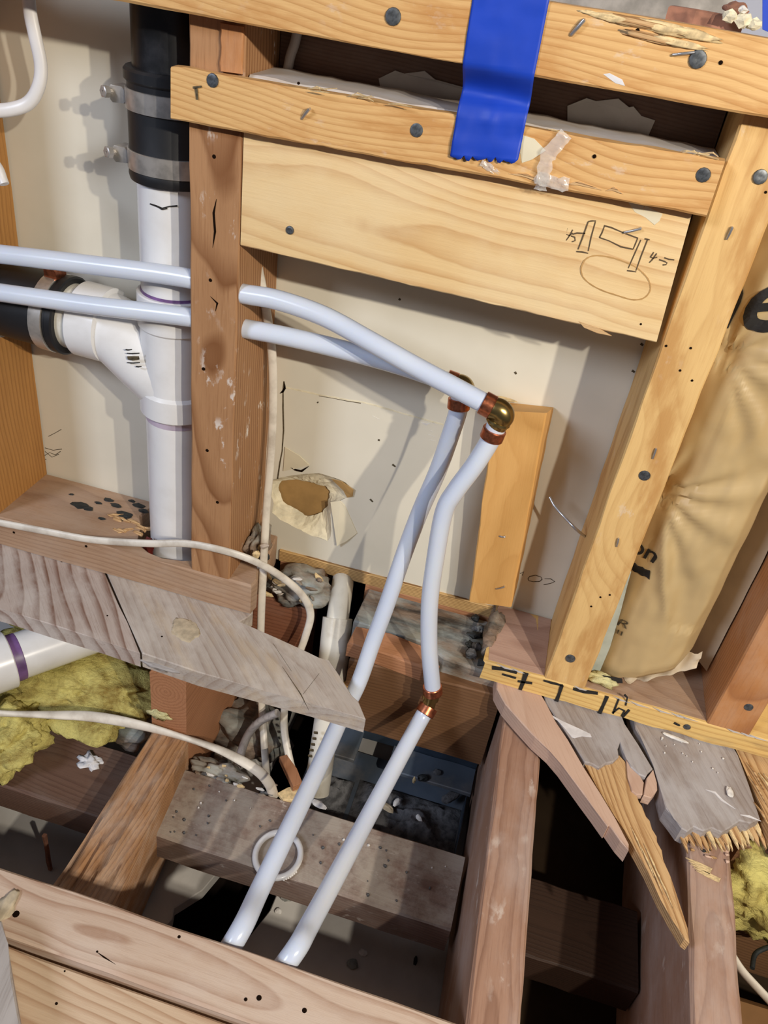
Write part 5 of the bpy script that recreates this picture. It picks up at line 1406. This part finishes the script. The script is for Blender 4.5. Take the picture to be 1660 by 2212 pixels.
lettering('ne', [(0.3792, 0.0300, 0.3684)][0], (.058, 0, .019), (.003, 0, .070), M_ink, .020)
lettering('on', (0.3971, 0.0280, 0.1664), (.0200, 0, .0035), (.002, 0, .0235), M_ink, .012)
lettering('R', (0.4082, 0.0260, 0.0906), (.016, 0, .004), (.003, 0, .013), M_ink_old)
lettering('IIII', (0.4050, 0.0260, 0.0813), (.012, 0, .002), (.0, 0, .007), M_ink_old)
bar = [(0.3987, 0.0260, 0.1559), (0.4178, 0.0260, 0.1607), (0.4194, 0.0260, 0.1529), (0.3994, 0.0260, 0.1483)]
bc, bd = (V(bar[0]) + V(bar[3])) / 2, (V(bar[1]) + V(bar[2])) / 2
bq = [bc.lerp(bd, k / 10) for k in range(11)]
ribbon('printed_bar', [(q.x, kraft_g(q.x, q.z), q.z) for q in bq if q.x > X0], .0072, M_ink, ib, lift=.0013)

# ------------------------------------------------------------------ yellow insulation under the floor
GRP_Y = 'yellow insulation under the floor'
o = chunk('yellow_insulation', (-0.1170, -0.0516, -0.1200), (.100, .056, .023), M_yellow, None, 2, 5, .45)
tag(o, 'yellow fibreglass under the white waste pipe in the left bay', 'insulation', GRP_Y)
o = chunk('yellow_insulation', (-0.1348, -0.1362, -0.1180), (.036, .040, .020), M_yellow, None, 6, 5, .5)
tag(o, 'yellow fibreglass lump spilling over the left blocking at the left edge', 'insulation', GRP_Y)
o = chunk('yellow_insulation', (-0.1605, -0.0024, -0.0800), (.085, .022, .030), M_yellow, None, 11, 4, .35)
tag(o, 'yellow fibreglass behind the white waste pipe below the left subfloor board', 'insulation', GRP_Y)
o = chunk('grey_insulation', (-0.0551, -0.0617, -0.1350), (.045, .030, .016), M_mold, None, 15, 4, .6)
tag(o, 'dirty grey wood flakes and paper between the yellow fibreglass and the notched joist', 'insulation')
o = chunk('yellow_insulation', (0.5968, -0.0667, -0.0850), (.050, .044, .048), M_yellow, None, 21, 5, .42)
tag(o, 'bright yellow fibreglass right of the right joist', 'insulation', GRP_Y)
o = chunk('grey_insulation', (0.0674, 0.0175, -0.1900), (.045, .045, .030), M_mold, None, 17, 4, .6)
tag(o, 'dim grey insulation lump deep behind the hanging cables', 'insulation')
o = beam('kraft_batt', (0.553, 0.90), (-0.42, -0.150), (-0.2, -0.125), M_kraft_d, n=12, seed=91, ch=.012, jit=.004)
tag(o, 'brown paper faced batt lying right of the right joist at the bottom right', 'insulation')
o = tube('cable', [(0.5734, -0.1266, -0.1150), (0.5813, -0.1376, -0.1160), (0.5916, -0.1466, -0.1170), (0.6166, -0.1662, -0.1190)], .0046, M_cable, seg=12, flat=.6)
tag(o, 'pale cable over the brown paper batt at the bottom right', 'cable', GRP_C)
o = tube('bent_strip', [(0.5936, -0.1302, -0.1210), (0.5973, -0.1170, -0.1200), (0.6074, -0.1082, -0.1190), (0.6239, -0.0982, -0.1210)], .0022, M_black_spot, seg=8)
tag(o, 'dark bent strip on the brown paper batt', 'strip')
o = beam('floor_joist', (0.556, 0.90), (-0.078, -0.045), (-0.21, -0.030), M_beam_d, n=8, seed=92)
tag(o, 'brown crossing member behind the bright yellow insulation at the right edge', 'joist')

# ------------------------------------------------------------------ dusty metal duct in the middle bay
dt = empty('metal_duct', (0.24, 0.0, -0.2), 'dusty blue grey sheet metal duct low in the middle bay, littered with debris', 'duct')


def heap(name, x0, x1, y0, y1, z, amp, mat, seed, nx=34, ny=20, parent=None):
    vs, fs = [], []
    for j in range(ny + 1):
        for i in range(nx + 1):
            x, y = x0 + (x1 - x0) * i / nx, y0 + (y1 - y0) * j / ny
            e = min(1, 5 * min(i / nx, 1 - i / nx, j / ny, 1 - j / ny))
            h = amp * (.5 + .7 * mnoise.noise(V((x * 38, y * 38, seed))) + .35 * mnoise.noise(V((x * 110, y * 110, seed + 3))) + .2 * mnoise.noise(V((x * 320, y * 320, seed)))) * e
            vs.append((x, y, z + max(-.0005, h)))
    m0 = len(vs)
    vs += [(a[0], a[1], z - .002) for a in vs]
    W = nx + 1
    for j in range(ny):
        for i in range(nx):
            a = j * W + i
            fs.append((a, a + 1, a + 1 + W, a + W))
            fs.append((m0 + a, m0 + a + W, m0 + a + 1 + W, m0 + a + 1))
    for j in range(ny):
        for a in (j * W, j * W + nx):
            fs.append((a, a + W, m0 + a + W, m0 + a))
    for i in range(nx):
        for a in (i, ny * W + i):
            fs.append((a, a + 1, m0 + a + 1, m0 + a))
    return link(name, vs, fs, mat, parent, smooth=55)


beam('rear_flange', (0.172, 0.329), (0.0440, 0.0455), (-0.185, -0.120), M_duct_c, 'x', dt, n=6, ch=.0004)
beam('rear_shelf', (0.232, 0.3285), (0.008, 0.0435), (-0.186, -0.180), M_duct, 'x', dt, n=6, ch=.0008)
beam('rear_shelf', (0.150, 0.195), (0.000, 0.0435), (-0.178, -0.172), M_duct, 'x', dt, n=6, ch=.0008)
beam('top_plate', (0.142, 0.3265), (-0.066, 0.0440), (-0.2165, -0.2100), M_duct, 'x', dt, n=6, ch=.0008)
beam('front_lip', (0.222, 0.3245), (-0.0690, -0.0672), (-0.2150, -0.1860), M_duct_c, 'x', dt, n=6, ch=.0004)
beam('side_lip', (0.3245, 0.3258), (-0.069, 0.010), (-0.215, -0.188), M_duct_c, 'y', dt, n=6, ch=.0003)
hp = heap('debris_heap', 0.205, 0.3235, -0.064, 0.006, -0.2095, .017, M_dirt, 4, parent=dt)
tag(hp, kind='stuff')
hp = heap('debris_heap', 0.145, 0.200, -0.060, 0.0, -0.2095, .020, M_dirt, 9, 20, 20, parent=dt)
tag(hp, kind='stuff')
GRP_D = 'debris on the metal duct'
for k, (a, s, mt, rz, lab) in enumerate((
        ((0.2795, -0.0291, -0.1960), (.0095, .0030, .0018), M_white_chip, -1.0, 'pale oval chip at the front lip of the metal duct'),
        ((0.2524, -0.0186, -0.1960), (.0060, .0034, .0030), M_white_chip, 1.2, 'pale upright chip in the debris on the metal duct'),
        ((0.2426, -0.0269, -0.1980), (.0100, .0040, .0018), M_tan_rub, -.4, 'tan flat chip in the debris on the metal duct'),
        ((0.2644, 0.0008, -0.1760), (.0018, .0012, .0060), M_chip, .2, 'short orange splinter standing on the rear shelf of the duct'),
        ((0.2736, 0.0089, -0.1780), (.0060, .0040, .0040), M_black_spot, .3, 'black crumpled bit on the rear shelf of the duct'),
        ((0.3086, 0.0056, -0.1920), (.0120, .0060, .0045), M_dirt, .9, 'dark grey clod on the right of the metal duct'),
        ((0.1807, -0.0913, -0.1370), (.0090, .0040, .0012), M_white_chip, -.25, 'white chip at the back edge of the dusty blocking'),
        ((0.2870, 0.0217, -0.1780), (.0050, .0040, .0020), M_dirt, .3, 'brownish clod on the rear shelf of the duct'))):
    o = chunk('debris_chip', a, s, mt, None, k + 2, 2, .35, Matrix.Rotation(rz, 3, 'Z'))
    tag(o, lab, 'debris', GRP_D)
o = slab('wood_wedge', [(0.1252, -0.0572, -0.1280), (0.1314, -0.0518, -0.1280), (0.1464, -0.0653, -0.1280), (0.1581, -0.0788, -0.1280), (0.1510, -0.0866, -0.1280), (0.1391, -0.0728, -0.1280)], .008, M_orange, (.3, -1, 0), ch=.0006)
tag(o, 'small orange wood wedge leaning beside the foot of the vent pipe', 'wood scrap')
o = slab('wood_scrap', [(0.1368, -0.0916, -0.1380), (0.1441, -0.0820, -0.1380), (0.1555, -0.0749, -0.1380), (0.1639, -0.0818, -0.1380), (0.1571, -0.0934, -0.1380), (0.1450, -0.0978, -0.1380)], .004, M_chip, (1, 0, 0), ch=.0006)
tag(o, 'flat tan scrap on the back of the dusty blocking below the wedge', 'wood scrap')
o = chunk('debris_heap', (0.0692, -0.0853, -0.1460), (.026, .012, .012), M_mold, None, 31, 4, .7)
tag(o, 'crumbled grey brown debris at the back edge of the dusty blocking near the notched joist', 'debris')
for i in range(18):
    chunk('flake', V((0.0819, -0.0916, -0.1360)) + V((RND.uniform(-.03, .05), RND.uniform(-.010, .010), RND.uniform(-.004, .003))), (RND.uniform(.002, .006), RND.uniform(.001, .003), .001), RND.choice((M_white_chip, M_mold, M_chip, M_dirt)), o, i, 1, .5)
# crumbs on the ceiling back
GRP_CH = 'chips on the ceiling board back'
for k, (a, s, mt, lab) in enumerate((
        ((0.2600, -0.1722, -0.2240), (.0050, .0035, .0010), M_white_chip, 'white chip on the grey board right of the second water line'),
        ((0.1713, -0.1434, -0.2220), (.0070, .0060, .0030), M_mold, 'brown crumb heap on the grey board between the water lines'),
        ((0.2531, -0.1854, -0.2240), (.0060, .0050, .0030), M_mold, 'brown crumb beside the white chip on the grey board'),
        ((0.3103, -0.1635, -0.2240), (.0020, .0050, .0010), M_black_spot, 'dark sliver on the grey board near the pinkish joist'),
        ((0.1686, -0.1597, -0.2240), (.0035, .0030, .0012), M_white_chip, 'tiny pale chip on the grey board left of the second water line'))):
    o = chunk('debris_chip', a, s, mt, None, k + 20, 2, .35)
    tag(o, lab, 'debris', GRP_CH)
o = beam('iron_rod', ((-0.0598, -0.1929, -0.2000)[0] - .0018, (-0.0598, -0.1929, -0.2000)[0] + .0018), ((-0.0598, -0.1929, -0.2000)[1] - .002, (-0.0598, -0.1929, -0.2000)[1] + .002), (-.2215, -.165), M_brick, 'z', n=4, ch=.0006)
tag(o, 'rusty nail standing up in the left bay behind the header', 'nail')
